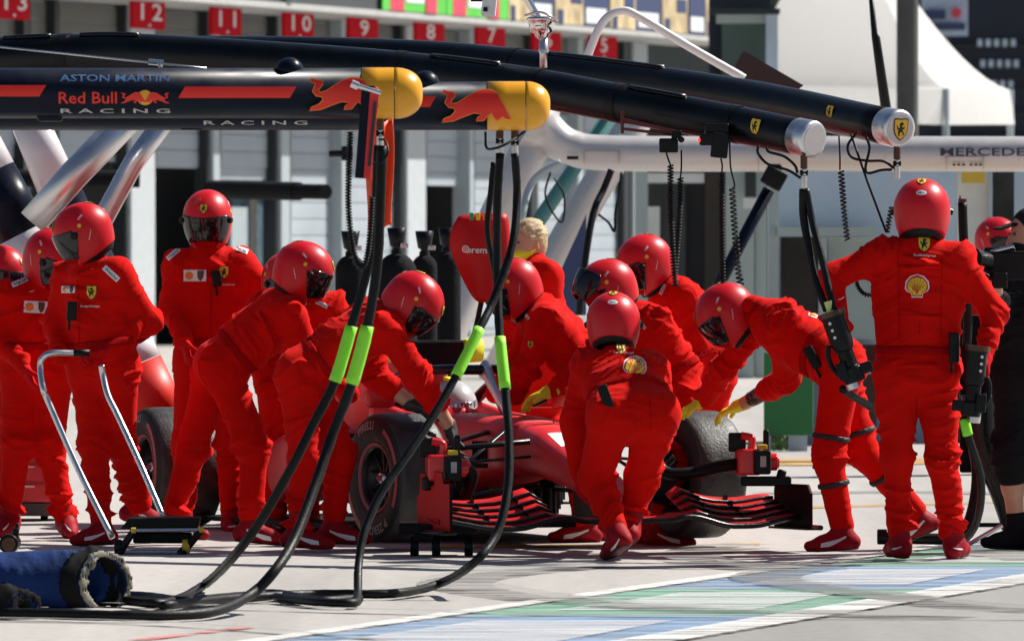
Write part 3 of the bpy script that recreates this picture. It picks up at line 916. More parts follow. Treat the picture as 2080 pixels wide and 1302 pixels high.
# trees beyond the pavilion
def crown(name, label, cx, cy, D, rx, rz, n, seed):
    r_ = root(name, label, 'tree', tuple(G(cx, HOR + CAM_H * FPX / D)))
    rr = random.Random(seed); lv = MB()
    c0 = P(cx, cy, D)
    cl = [(c0 + Vector((rr.uniform(-rx, rx), rr.uniform(-rx, rx) * .7, rr.uniform(-rz, rz)))) for _ in range(16)]
    for i in range(n):
        c = rr.choice(cl) + Vector((rr.gauss(0, rx * .2), rr.gauss(0, rx * .2), rr.gauss(0, rz * .22)))
        u = Vector((rr.uniform(-1, 1), rr.uniform(-1, 1), rr.uniform(-1, 1))).normalized(); w = u.orthogonal().normalized(); s_ = rr.uniform(.05, .10)
        lv.add([c - u * s_, c + w * s_ * .55, c + u * s_, c - w * s_ * .55], [(0, 1, 2, 3)])
    lv.build('crown', mat('tree_leaf', (.06, .10, .025), .6, var=.4, vscale=3), r_)['kind'] = 'stuff'
    mb = MB(); mb.tube([Vector((c0.x, D, 0)), Vector((c0.x + .1, D, c0.z * .5)), Vector((c0.x, D, c0.z + rz * .3))], [.16, .12, .05], 10)
    for k in range(5):
        a = k * 1.3; mb.tube([Vector((c0.x + .05, D, c0.z * .6)), Vector((c0.x + math.cos(a) * rx * .7, D + math.sin(a) * rx * .5, c0.z + rz * .2))], [.05, .015], 6)
    mb.build('trunk', M['brown_dark'], r_)
crown('tree', 'leafy green tree peeking out above the pavilion roof', 1545, -6, 172, 1.3, .8, 3200, 8)
# ---------------------------------------------------------------- overhead booms
def boom(name, label, a, b, r0, r1, m, cap=None, group=None):
    """a = far end, b = free end (world points)"""
    r_ = root(name, label, 'gantry boom', tuple(b), group=group)
    return r_
def interp(a, b, t): return a + (b - a) * t

def bull(w):
    """charging bull silhouette, gold outline under red"""
    pts = [(0.02, .98), (.10, .92), (.17, .90), (.19, .80), (.13, .64), (.14, .54), (.24, .58), (.36, .74), (.48, .90), (.60, 1.0), (.72, .98), (.80, .86), (.85, .66), (.90, .48), (.96, .24), (1.0, .10), (.92, .12), (.88, .20), (.80, .06), (.76, .14), (.72, .30),
           (.66, .22), (.60, .06), (.50, .04), (.52, .14), (.58, .26), (.46, .30), (.38, .24), (.28, .16), (.16, .04), (.0, .0), (.03, .10), (.14, .20), (.20, .34), (.18, .44), (.10, .46), (.05, .58), (.08, .74), (.10, .82), (.02, .86)]
    P0 = [((x - .5) * w, (y - .5) * w * .5) for x, y in pts]
    cx = sum(p[0] for p in P0) / len(P0); cy = sum(p[1] for p in P0) / len(P0)
    big = []
    n = len(P0)
    for i in range(n):
        x0, y0 = P0[i - 1]; x1, y1 = P0[(i + 1) % n]
        tx, ty = x1 - x0, y1 - y0; l = math.hypot(tx, ty) + 1e-9
        big.append((P0[i][0] - ty / l * w * -.014 * -1, P0[i][1] + tx / l * w * .014 * -1 * -1))
    return [(big, 'bull_gold'), (P0, 'bull_red')]

def rb_boom(label, x0, x1, yc, D, rpx, capx, texts):
    s = FPX / D; r = rpx / s
    a, b = P(x0, yc, D), P(x1, yc, D)
    R_ = root('overhead_boom', label, 'gantry boom', tuple(b), group='navy booms with golden tips')
    V, F = tube([a, b], r, 40, True); mk('tube', V, F, M['navy'], R_)
    # golden tip: straight sleeve and rounded nose
    Lc = (capx[1] - capx[0]) / s
    prof = []
    c0 = P(capx[0], yc, D).x
    seam = P(capx[2], yc, D).x; end = P(capx[1], yc, D).x
    rr = r + .0025
    prof = [(c0, r * .6), (c0, rr)]
    prof += [(c0 + (seam - c0) * .5, rr), (seam - .002, rr)]
    V, F = lathe(prof, 48); V = [(x, y + D, z + a.z) for x, y, z in V]; mk('tip_sleeve', V, F, M['gold'], R_)
    prof = [(seam + .0015, rr * .97)] + [(seam + .002 + (end - seam) * math.sin(t * math.pi / 2 / 12), rr * math.cos(t * math.pi / 2 / 12) ** .75) for t in range(0, 12)] + [(end, .0005)]
    V, F = lathe(prof, 48); V = [(x, y + D, z + a.z) for x, y, z in V]; mk('tip_nose', V, F, M['gold'], R_)
    for (kind, cx, cy, wpx, extra) in texts:
        dx = P(cx, yc, D).x - a.x; th = math.asin(max(-1, min(1, (yc - cy) / rpx)))
        pj = cyl_projector(a, b, lambda q: rr + .001 if kind == 'bull' else r, dx, th)
        w = wpx / s
        if kind == 'text':
            V, F, tw = TXT[extra[0]]
            sx = w / tw; sy = extra[2] / s / .72
            project_art('lettering', [((V * np.array((sx, sy)), F), extra[1])], pj, R_, M, .03)
        elif kind == 'stripe':
            h = extra / s
            project_art('stripe', [([(-w / 2 - h * .3, -h / 2), (w / 2 - h * .3, -h / 2), (w / 2 + h * .3, h / 2), (-w / 2 + h * .3, h / 2)], 'bull_red')], pj, R_, M, .03)
        elif kind == 'bull':
            project_art('bull_emblem', bull(w), pj, R_, M, .02)
        elif kind == 'duel':
            b2 = bull(w * .55)
            L = [(circle(w * .17, 18), 'gold')]
            L += [([(x - w * .26, y * .9) for x, y in pl], k) for pl, k in b2[1:]] + [([(-x + w * .26, y * .9) for x, y in pl][::-1], k) for pl, k in b2[1:]]
            project_art('bull_emblem', L, pj, R_, M, .02)
    return R_, a, b, r

RB1, ra1, rb1, rr1 = rb_boom('navy overhead boom with golden tip, nearer one carrying full team lettering', -900, 800, 190, 37.4, 51, (735, 858, 802), [
    ('text', 235, 160, 222, ('ASTON MARTIN', 'blue_text', 17)), ('text', 181, 200, 118, ('Red Bull', 'bull_red', 24)), ('duel', 297, 200, 92, None), ('text', 236, 226, 222, ('R A C I N G', 'silver_text', 12)),
    ('stripe', 484, 189, 226, 23), ('stripe', 20, 186, 140, 23), ('bull', 700, 193, 140, None)])
RB2, ra2, rb2, rr2 = rb_boom('navy overhead boom with golden tip, farther one behind the lettered boom', -900, 1050, 216, 38.8, 49, (990, 1117, 1068), [
    ('text', 520, 250, 210, ('R A C I N G', 'silver_text', 11)), ('bull', 968, 216, 140, None), ('stripe', 850, 208, 60, 22)])
def dome(Rr, px, py, D, rp):
    s = FPX / D; r = rp / s; c = P(px, py, D)
    prof = [(-r * .5, r * .8)] + [(r * math.sin(t), r * math.cos(t)) for t in [i * math.pi / 2 / 8 for i in range(9)]]
    V, F = lathe(prof, 28); V = [(c.x + y * 1, c.y + z, c.z + x) for x, y, z in V]
    F = [f[::-1] for f in F]
    mk('dome_sensor', V, F, M['navy'], Rr)
dome(RB1, 588, 146, 37.4, 29); dome(RB2, 865, 172, 38.8, 28)
def collar(Rr, px, py, D, w, h, nm='clamp'):
    mb = MB(); mb.box(P(px, py, D), (w, .08, h)); mb.build(nm, M['navy'], Rr, bevel=.012)
collar(RB1, 102, 236, 37.4, .11, .05); collar(RB2, 390, 254, 38.8, .11, .05)
ptube('stay_wire', 'thin wire running down to the nearer navy boom', 'wire', [(-20, 94, 37.8), (310, 128, 37.5), (420, 140, 37.4)], .0045, M['steel'], sub=1)
mb = MB(); mb.cyl(P(302, 126, 37.5), P(332, 129, 37.5), .013); mb.cyl(P(324, 130, 37.5), P(327, 140, 37.4), .008)
simple('wire_clamp', 'small steel clamp on the thin stay wire', 'clamp', mb, M['steel'])

# the two long black booms
def fboom(label, pts, r0, r1, capl, group, crest, bands, fr):
    W = [P(*p) for p in pts]; R_ = root('overhead_boom', label, 'gantry boom', tuple(W[-1]), group=group)
    path = catmull(W, 10); k = len(path)
    rs = [r0 + (r1 - r0) * i / (k - 1) for i in range(k)]
    V, F = tube(path, rs, 40); mk('tube', V, F, M['boom_black'], R_)
    e = path[-1]; d = (path[-1] - path[-2]).normalized()
    mb = MB(); rc = r1 * 1.03
    mb.tube([e - d * .015, e + d * capl * .8, e + d * capl * .93, e + d * capl], [rc, rc * 1.01, rc * .98, rc * .86], 40)
    mb.build('end_cap', M['alu'], R_, smooth=True)
    mb = MB(); mb.tube([e + d * (capl - .004), e + d * (capl + .004)], [rc * .80, rc * .80], 36); mb.build('cap_disc', M['pearl'], R_)
    for t in bands:
        i = int(t * (k - 1)); q = path[i]; dd = (path[min(i + 1, k - 1)] - path[i - 1]).normalized()
        mb = MB(); mb.tube([q - dd * .03, q + dd * .03], [rs[i] * 1.035] * 2, 40); mb.tube([q + dd * .034, q + dd * .04], [rs[i] * 1.02] * 2, 40)
        mb.build('band', M['plastic'], R_, smooth=False)
    for t0, t1 in fr:          # long hatch strips on top
        i0, i1 = int(t0 * (k - 1)), int(t1 * (k - 1))
        mb = MB()
        for s_ in (0,):
            pp = [path[i] + Vector((0, -.35, .94)).normalized() * (rs[i] * .985) for i in range(i0, i1 + 1)]
            mb.tube(pp, .028, 10, flat=.5)
        mb.build('hatch', M['boom_black'], R_, smooth=True)
    # crest on the flank
    q, w = crest
    i = int(q * (k - 1)); a = path[i - 1]; b = path[min(i + 1, k - 1)]
    pj = cyl_projector(a, b, lambda s_: rs[i] + .001, (b - a).length / 2, .05)
    project_art('emblem', art('shield', w), pj, R_, M, .02)
    return R_, path, rs, e, d, rc
FB2, p2, r2s, e2, d2, rc2 = fboom('black overhead boom with silver end, farther one showing its end face', [(-700, 128, 49.5), (300, 110, 47.4), (800, 116, 46.4), (1110, 142, 45.6), (1500, 196, 44.4), (1806, 258, 43.2)], .098, .094, .10, 'black booms with silver ends', (.955, .062), (.56,), ((.6, .72),))
FB1, p1, r1s, e1, d1, rc1 = fboom('black overhead boom with silver end, nearer one with camera boxes below', [(-700, 150, 46.6), (-60, 122, 45.4), (150, 112, 45.2), (310, 112, 45), (750, 140, 44.4), (1040, 172, 43.8), (1280, 214, 43.3), (1460, 246, 43.0), (1625, 279, 42.6)], .118, .092, .10, 'black booms with silver ends', (.952, .068), (.24, .536, .65, .74, .90), ((.15, .22), (.27, .37), (.56, .62), (.755, .83)))
# crest on the end face of the farther boom
c = e2 + d2 * .106; ex = Vector((0, 0, 1)).cross(-d2).normalized() * -1; 
exx = d2.cross(Vector((0, 0, 1))).normalized() * -1; 
if exx.x < 0: exx = -exx
ny = (d2.cross(exx)).normalized(); ny = ny if ny.z > 0 else -ny
project_art('emblem', art('shield', .085), plane_projector(c, exx, ny, d2), FB2, M, 9)

# silver gantry behind (right to left boom with a splayed leg)
SG = root('silver_gantry', 'pearl silver gantry with boom across the right and splayed legs', 'gantry', tuple(P(960, 830, 62)))
V, F = tube(catmull([P(1080, 250, 62), P(1110, 268, 62), P(1160, 300, 62), P(1260, 312, 62), P(1700, 313, 62), P(2300, 314, 62)], 8), [.22, .215, .21, .205, .20, .195, .19, .18, .165, .155, .15, .147, .145, .145, .143, .141] + [.14] * 25, 32, True, .92)
mk('boom', V, F, M['pearl'], SG)
V, F = tube(catmull([P(1120, 150, 62.2), P(1092, 262, 62.1), P(1050, 360, 62), P(985, 500, 62), P(900, 700, 61.8), P(860, 850, 61.6)], 8), [.10 + .04 * min(1, i / 8) for i in range(41)], 28); mk('leg', V, F, M['pearl'], SG)
V, F = tube([P(1330, 180, 64.5), P(1240, 330, 64.5), P(1130, 520, 64.5), P(1010, 760, 64.5)], .125, 24); mk('leg', V, F, M['pearl'], SG)
V, F = tube([P(1262, 200, 64.2), P(1080, 470, 64.2), P(1000, 600, 64.2)], .055, 16); mk('brace', V, F, mat('teal_brace', (.06, .20, .19), .4), SG)
mb = MB(); mb.prism([(0, 0), (.34, 0), (.34, .75)], .05, Matrix(((1, 0, 0, P(1098, 640, 63.6).x), (0, 0, 1, 63.6), (0, 1, 0, P(1098, 640, 63.6).z), (0, 0, 0, 1)))); mb.build('banner_panel', M['poster_navy'], SG)
a_, b_ = P(1280, 312, 62), P(2300, 314, 62)
pj = cyl_projector(a_, b_, lambda q: .142, P(2052, 300, 62).x - a_.x, .10)
V, F, tw = TXT['MERCEDES AMG']
project_art('lettering', [((V * np.array((1.03 / tw, .058 / .72)), F), 'dark_text')], pj, SG, M, .06, base=.004)
for i in range(6):
    mb = MB(); mb.box(P(1938 + 9.5 * i + (6 if i > 2 else 0), 335, 61.86), (.022, .012, .014)); mb.build('vent_slot', M['plastic'], SG)
mb = MB(); mb.box(P(1163, 321, 61.80), (.085, .02, .026)); mb.build('handle_slot', M['plastic'], SG, bevel=.006)
M['panel_line'] = mat('panel_gap', (.30, .28, .28), .5)
for x0, y0, x1, y1 in ((1186, 306, 1258, 307.2), (1186, 306, 1187, 334), (1257, 306, 1258, 334), (1540, 300, 1541.2, 348), (1922, 318, 1998, 319), (1922, 318, 1923, 345), (1997, 318, 1998, 345)):
    mb = MB(); pbox(mb, x0, y0, x1, y1, 61.845, .02); mb.build('panel_gap', M['panel_line'], SG)
# hanging air lines of the silver gantry
gl = 'slack lines hanging from the silver gantry'
for i, (pts, r) in enumerate((([(1242, 345, 61.5), (1226, 385, 61.5), (1206, 430, 61.4), (1190, 520, 61.3), (1176, 640, 61.3)], .026), ([(1262, 350, 61.5), (1258, 390, 61.5), (1250, 430, 61.5), (1248, 470, 61.5), (1236, 452, 61.5), (1216, 436, 61.5)], .010), ([(1140, 330, 61.4), (1100, 352, 61.4), (1076, 380, 61.4), (1062, 430, 61.3), (1050, 500, 61.3)], .028), ([(1118, 350, 61.4), (1108, 400, 61.4), (1140, 452, 61.4), (1146, 400, 61.4), (1126, 362, 61.4)], .008))):
    ptube('air_line', ('thick black air line hanging straight below the silver boom', 'thin black loop of cable below the silver boom', 'grey air line bunched against the silver leg', 'thin grey cable loop beside the silver leg')[i], 'hose', pts, r, M['rubber'] if i != 2 else M['post_grey'], gl, 10)
ptube('strut', 'dark diagonal strut hanging from the silver boom above the helmets', 'strut', [(1562, 385, 60.5), (1470, 560, 60.5), (1450, 600, 60.5)], .045, M['navy'], sub=1)
mb = MB(); mb.box(P(1572, 362, 60.4), (.16, .14, .14), Matrix.Rotation(.5, 3, 'Y')); mb.box(P(1575, 345, 60.4), (.09, .10, .08))
simple('pivot_bracket', 'black pivot bracket under the silver boom holding the dark strut', 'bracket', mb, M['plastic'], bevel=.015)
mb = MB(); q0 = P(1500, 112, 55)
mb.prism([(0, .19), (.02, .20), (.40, -.02), (.30, -.10), (-.08, .02)], .03, Matrix(((1, 0, 0, P(1506, 168, 55).x), (0, 0, 1, 55), (0, 1, 0, P(1506, 168, 55).z), (0, 0, 0, 1))))
simple('tail_board', 'dark maroon triangular board standing up behind the black booms', 'board', mb, mat('maroon_board', (.035, .010, .010), .5))
# chrome fitting, arch and white box at the top
ptube('arch_pipe', 'bent white tubular arch rising behind the black booms', 'pipe', [(1172, 190, 52), (1196, 108, 52), (1225, 45, 52), (1262, 23, 52), (1300, 36, 52), (1400, 96, 52), (1512, 160, 52)], .026, M['white_paint'], n=14, sub=8)
cj = root('ball_joint', 'polished steel ball joint holding a thin mast above the booms', 'joint', tuple(P(1103, 120, 45)))
mb = MB(); mb.cyl(P(1055, -30, 45), P(1095, 42, 45), .020, 14); mb.build('mast', M['chrome'], cj, smooth=False)
def vlathe(prof, px, py, D, n=28):
    c = P(px, py, D); V, F = lathe(prof, n); return [(c.x + y, c.y + z, c.z + x) for x, y, z in V], [f[::-1] for f in F]
V, F = vlathe([(.045, .001), (.045, .060), (.038, .078), (.030, .080), (.022, .070), (-.005, .066), (-.035, .060), (-.045, .038), (-.060, .034), (-.072, .02), (-.074, .001)], 1100, 52, 45); mk('socket', V, F, M['chrome'], cj)
V, F = vlathe([(.05, .001), (.05, .024), (-.02, .024), (-.03, .03), (-.05, .02), (-.12, .02), (-.12, .001)], 1104, 92, 45); mk('stem', V, F, M['steel'], cj)
ptube('ring_strap', 'steel ring strap tilted over the ball joint', 'ring', [(1066, 32, 44.9), (1100, 26, 44.86), (1132, 44, 44.9), (1104, 40, 45.0)], .006, M['chrome'])
wb_ = root('white_camera_box', 'white camera box hanging from the top edge', 'camera', tuple(P(992, 30, 44)))
mb = MB(); mb.box(P(995, 2, 44), (.075, .09, .17), Matrix.Rotation(.12, 3, 'Y')); mb.build('housing', M['white_paint'], wb_, bevel=.012)
mb = MB(); mb.box(P(986, 20, 43.95), (.022, .012, .022)); mb.build('window', M['plastic'], wb_)
mb = MB(); mb.box(P(968, -6, 44), (.06, .07, .05)); mb.build('mount', M['plastic'], wb_)
# camera boxes under the nearer black boom
cb = root('camera_unit', 'black camera box on a red bracket below the nearer black boom', 'camera', tuple(P(1360, 300, 42.9)))
mb = MB(); mb.box(P(1358, 296, 42.9), (.095, .10, .072)); mb.build('housing', M['plastic'], cb, bevel=.008)
mb = MB(); mb.cyl(P(1264, 243, 43), P(1372, 268, 42.9), .008, 10); mb.cyl(P(1264, 262, 43), P(1366, 274, 42.9), .008, 10); mb.cyl(P(1264, 225, 43), P(1264, 272, 43), .009, 10); mb.build('bracket', mat('maroon_metal', (.10, .012, .012), .35, .3), cb)
mb = MB(); mb.box(P(1374, 276, 42.9), (.05, .07, .05)); mb.cyl(P(1384, 284, 42.85), P(1384, 284, 42.78), .016, 14); mb.build('clamp', M['plastic'], cb, bevel=.006)
cb = root('camera_unit', 'bigger black camera box with a red light below the nearer black boom', 'camera', tuple(P(1456, 290, 42.8)))
mb = MB(); mb.box(P(1462, 296, 42.8), (.085, .10, .125), Matrix.Rotation(.10, 3, 'Y')); mb.build('housing', M['plastic'], cb, bevel=.008)
mb = MB(); mb.box(P(1436, 284, 42.8), (.075, .09, .06)); mb.box(P(1456, 262, 42.85), (.12, .12, .05)); mb.build('mount', M['plastic'], cb, bevel=.008)
mb = MB(); mb.box(P(1420, 285, 42.74), (.012, .012, .014)); mb.build('red_light', mat('red_led', (.9, .02, .01), .4, emit=2.0), cb)

# coiled cables
gc = 'coiled black cables hanging from the booms'
def coil(label, pts, R=.013, r=.0045, pitch=.016, lead=None):
    W = catmull([P(*p) for p in pts], 6)
    V, F = helix(W, R, r, pitch)
    mb = MB(); mb.add(V, F)
    if lead: mb.tube(catmull([P(*p) for p in lead], 5), .0045, 7)
    o = mb.build('coiled_cable', M['rubber'], smooth=True); props(o, label, 'cable', gc)
coil('coiled cable left of its twin, above the highest middle helmet', [(1362, 336, 42.8), (1362, 420, 42.8), (1367, 520, 42.8), (1372, 582, 42.8)], lead=[(1352, 305, 42.85), (1356, 320, 42.85), (1362, 336, 42.8)])
coil('coiled cable leaning towards its left twin above the middle helmets', [(1382, 362, 42.85), (1380, 440, 42.85), (1374, 520, 42.85), (1371, 560, 42.85)], lead=[(1384, 305, 42.85), (1384, 340, 42.85), (1382, 362, 42.85)])
coil('thick coiled cable below the camera box with red light', [(1466, 352, 42.75), (1466, 440, 42.75), (1468, 575, 42.75)], lead=[(1464, 322, 42.75), (1467, 336, 42.75), (1466, 352, 42.75)])
coil('coiled cable ending above the bending man on the right', [(1488, 382, 42.8), (1492, 450, 42.8), (1497, 520, 42.8), (1504, 578, 42.8)], R=.016, pitch=.022, lead=[(1482, 288, 42.8), (1484, 340, 42.8), (1492, 375, 42.8), (1488, 384, 42.8)])
coil('coiled cable hanging left of the standing man', [(1708, 348, 43.1), (1714, 420, 43.1), (1722, 488, 43.1)], R=.014, pitch=.020, lead=[(1704, 276, 43.1), (1706, 320, 43.1), (1706, 346, 43.1)])
coil('coiled cable looping behind the elbow of the standing man', [(1738, 560, 43.1), (1744, 584, 43.1), (1758, 598, 43.1), (1772, 598, 43.1)], R=.010, pitch=.012)
coil('short coiled cable touching the standing man helmet', [(1812, 420, 43.0), (1806, 450, 43.0), (1802, 472, 43.0)], R=.013, pitch=.018)
ptube('cable', 'straight thin cable slanting down to the standing man shoulder', 'cable', [(1728, 272, 43), (1762, 370, 43), (1800, 472, 42.9)], .006, M['rubber'], sub=1)
# loops of cable at the boom ends
gk = 'black cable loops at the boom ends'
ptube('cable_loop', 'cable loop under the nearer silver boom end, left', 'cable', [(1540, 296, 42.5), (1540, 312, 42.5), (1560, 334, 42.5), (1600, 346, 42.5), (1626, 362, 42.5)], .007, M['rubber'], gk)
ptube('cable_loop', 'cable loop under the nearer silver boom end, right', 'cable', [(1557, 300, 42.5), (1562, 309, 42.5), (1592, 318, 42.5), (1614, 336, 42.5), (1620, 352, 42.5)], .007, M['rubber'], gk)
ptube('cable_loop', 'big cable loop under the farther silver boom end', 'cable', [(1742, 268, 43), (1722, 296, 43), (1730, 320, 43), (1762, 327, 43), (1794, 328, 43), (1816, 342, 43)], .007, M['rubber'], gk)
ptube('cable_loop', 'cable hook under the farther silver boom end', 'cable', [(1760, 280, 43), (1766, 302, 43), (1758, 340, 43), (1764, 352, 43), (1790, 346, 43), (1812, 345, 43)], .007, M['rubber'], gk)

# hose fittings and hoses
M['copper'] = mat('dark_bronze', (.10, .05, .035), .35, .8)
def fitting(label, px, y0, y1, D, r=.018):
    R_ = root('hose_fitting', label, 'fitting', tuple(P(px, y0, D)), group='hose fittings below the booms')
    h = (y1 - y0) / 5
    mb = MB(); mb.cyl(P(px, y0, D), P(px, y0 + h * 2, D), r); mb.build('swivel', M['copper'], R_, smooth=False, bevel=.003)
    mb = MB(); mb.cyl(P(px + 1, y0 + h * 2, D), P(px + 1, y0 + h * 3, D), r * .7); mb.cyl(P(px, y0 + h * 3, D), P(px, y0 + h * 5, D), r * .9); mb.build('coupling', M['steel'], R_, bevel=.003)
    mb = MB(); mb.cyl(P(px - 8, y0 + h * 2.6, D), P(px + 8, y0 + h * 2.6, D), r * .75, 12); mb.build('bolt', M['plastic'], R_)
fitting('bronze fitting below the nearer golden tip', 772, 240, 300, 37.4)
fitting('left bronze fitting below the farther golden tip', 1015, 260, 312, 38.8)
fitting('right bronze fitting below the farther golden tip', 1046, 262, 316, 38.8)
fitting('steel fitting below the nearer silver boom end', 1633, 316, 384, 42.5)
fitting('steel fitting below the farther silver boom end', 1822, 298, 364, 43.0)

def hose(label, pts, r, sleeve=None, group='air hoses hanging from the navy booms', mm='rubber'):
    W = [P(*p) for p in pts]
    for w in W: w.z = max(w.z, r + .004)
    path = catmull(W, 8)
    R_ = root('air_hose', label, 'hose', tuple(path[-1]), group=group)
    rng = random.Random(len(label))
    V, F = tube(path, [r * (1 + rng.uniform(-.05, .05)) for _ in path], 14); mk('hose', V, F, M[mm], R_)
    if sleeve:
        a, b = sleeve
        seg = [q for q in path if a <= HOR - (q.z - CAM_H) / q.y * FPX <= b]
        if len(seg) > 1:
            V, F = tube(seg, [r * 1.30 * (1 + rng.uniform(-.03, .03)) for _ in seg], 16); mk('lime_sleeve', V, F, M['lime'], R_)
    return path
def gD(py, z=.03): return (CAM_H - z) * FPX / (py - HOR)
hose('hose with lime sleeve ending by the blue bag, left of the first pair', [(768, 296, 37.4), (763, 420, 37.4), (748, 540, 37.4), (714, 662, 37.4), (680, 775, 37.4), (638, 858, 37.4), (592, 950, 37.4), (530, 1056, 37.5), (470, 1135, 37.8), (410, 1192, gD(1192) + .2), (335, 1224, gD(1224)), (235, 1218, gD(1218)), (120, 1216, gD(1216))], .021, (655, 782))
hose('hose with lime sleeve curving along the lower left ground, right of the first pair', [(776, 296, 37.3), (772, 420, 37.3), (766, 540, 37.3), (746, 662, 37.3), (714, 780, 37.3), (676, 880, 37.3), (642, 980, 37.2), (600, 1090, 37.0), (560, 1156, 36.8), (505, 1210, 36.7), (420, 1244, gD(1246)), (250, 1250, gD(1250)), (60, 1246, gD(1246)), (-60, 1244, gD(1244))], .023, (655, 782))
hose('hose with lime sleeve bending left down to the ground, left of the second pair', [(1046, 312, 38.7), (1050, 400, 38.7), (1040, 500, 38.6), (1002, 610, 38.5), (974, 668, 38.4), (926, 764, 38.3), (880, 845, 38.2), (830, 920, 38.1), (775, 1000, 38.0), (740, 1080, 37.9), (728, 1150, 37.8), (726, 1212, 37.6), (716, 1224, gD(1224)), (640, 1222, gD(1222)), (560, 1212, gD(1212))], .019, (664, 770))
hose('hose with lime sleeve sweeping in a wide arc, right of the second pair', [(1016, 312, 38.8), (1010, 420, 38.8), (1010, 540, 38.8), (1014, 670, 38.7), (1026, 790, 38.6), (1034, 900, 38.5), (1030, 1000, 38.4), (1008, 1085, 38.3), (960, 1145, 38.2), (890, 1186, gD(1186) - .5), (800, 1205, gD(1205)), (640, 1206, gD(1206)), (480, 1214, gD(1214)), (330, 1230, gD(1230))], .020, (674, 792))
hose('thin dark hose running beside the second pair of hoses', [(1003, 330, 38.9), (996, 400, 38.9), (990, 470, 38.9), (1006, 560, 38.9), (1012, 640, 38.85)], .014)
hose('black hose twisting across the ground towards the blue bag', [(730, 1216, gD(1216)), (640, 1220, gD(1220)), (560, 1206, gD(1206)), (480, 1212, gD(1212)), (380, 1220, gD(1220)), (300, 1212, gD(1212)), (232, 1208, gD(1208))], .022, group='hoses lying on the ground')
ptube('cable_loop', 'black cable loop round the hose below the golden tip', 'cable', [(752, 282, 37.25), (748, 305, 37.2), (752, 328, 37.2), (772, 332, 37.2), (788, 310, 37.2), (782, 286, 37.25), (770, 284, 37.3)], .005, M['rubber'])
ptube('cable_loop', 'black cable hook below the farther golden tip', 'cable', [(986, 268, 38.7), (988, 300, 38.7), (1004, 302, 38.6), (1030, 292, 38.6), (1066, 268, 38.7)], .006, M['rubber'])
coil('long grey coiled cable hanging beside the red paddle', [(712, 268, 37.2), (709, 340, 37.2), (708, 420, 37.2), (716, 500, 37.2), (732, 544, 37.2), (746, 520, 37.2), (752, 470, 37.2), (756, 400, 37.2)], R=.011, r=.004, pitch=.013)
# paddle and flag
pd = root('paddle', 'navy and red paddle hanging beside the nearer golden tip', 'paddle', tuple(P(742, 190, 37.1)))
def P2M(px, py, D, ang=0): 
    o = P(px, py, D); c, s_ = math.cos(ang), math.sin(ang)
    return Matrix(((c, -s_, 0, o.x), (0, 0, 1, o.y), (s_, c, 0, o.z), (0, 0, 0, 1)))
mb = MB(); mb.prism([(-.045, -.20), (.02, -.205), (.055, .18), (.04, .20), (-.015, .20)], .022, P2M(742, 268, 37.1)); mb.build('blade', M['navy'], pd, bevel=.004)
mb = MB(); mb.prism([(-.010, -.202), (.020, -.204), (.060, .18), (.045, .195), (.02, .19)], .012, P2M(743, 268, 37.085)); mb.build('edge', mat('paddle_red', (.62, .012, .02), .45), pd, bevel=.003)
mb = MB(); mb.prism([(.008, -.15), (.022, -.15), (.046, .13), (.034, .13)], .006, P2M(743, 268, 37.072)); mb.build('inlay', M['post_dark'], pd)
mb = MB(); mb.cyl(P(718, 172, 37.05), P(774, 190, 37.05), .011, 14); mb.cyl(P(714, 170, 37.05), P(728, 176, 37.05), .017, 14); mb.build('pin', M['steel'], pd)
V, F = [], []
for i in range(17):
    t = i / 16
    for j in range(9):
        u = j / 8; x = 746 + 52 * u - 6 * math.sin(t * 5) * (.5 - u); y = 250 + 215 * t + 8 * math.sin(u * 5)
        V.append(P(x, y, 37.75 + .035 * math.sin(u * 9 + t * 3)))
for i in range(16):
    for j in range(8): F.append((i * 9 + j, i * 9 + j + 1, i * 9 + 10 + j, i * 9 + 9 + j))
fo = mk('flag', V, F, M['signal_orange']); md = fo.modifiers.new('s', 'SOLIDIFY'); md.thickness = .004
props(fo, 'orange cloth strip hanging behind the hoses of the golden tip', 'flag')

# silver struts and painted legs on the left
M['strut_chrome'] = mat('satin_chrome', (.72, .70, .70), .33, 1.0, var=.03)
gs = 'silver gantry struts on the left'
ptube('gantry_strut', 'thick silver strut slanting down to the left, end cut off', 'strut', [(262, 240, 46.5), (150, 356, 46.5), (66, 452, 46.5)], .082, M['strut_chrome'], gs, 28, 1)
ptube('gantry_strut', 'silver strut slanting down behind the profile helmet', 'strut', [(340, 238, 47), (272, 330, 47), (196, 470, 47), (150, 560, 47)], .058, M['strut_chrome'], gs, 28, 1)
def leg(label, pts, r, cuts, ms):
    W = [P(*p) for p in pts]; R_ = root('painted_gantry', label, 'gantry', tuple(W[-1]), group='painted gantry legs on the left')
    a, b = W[0], W[-1]
    for (t0, t1), m in zip(cuts, ms):
        V, F = tube([a.lerp(b, t0), a.lerp(b, t1)], [r[0] + (r[1] - r[0]) * t0, r[0] + (r[1] - r[0]) * t1], 28); mk('section', V, F, m, R_)
M['leg_pink'] = mat('pale_pearl_paint', (.72, .70, .73), .22, coat=.3)
leg('painted gantry leg in white, navy and red leaning right behind the man in profile', [(50, 225, 48.4), (330, 870, 48.4)], (.105, .17), ((0, .26), (.262, .72), (.722, .80), (.802, 1)), (M['leg_pink'], M['navy'], M['leg_pink'], M['bull_red']))
leg('painted gantry leg cut off by the left edge, navy over white', [(-70, 250, 48.8), (190, 760, 48.8)], (.14, .17), ((0, .20), (.202, .44), (.442, .60), (.602, 1)), (M['leg_pink'], M['navy'], M['leg_pink'], M['navy']))
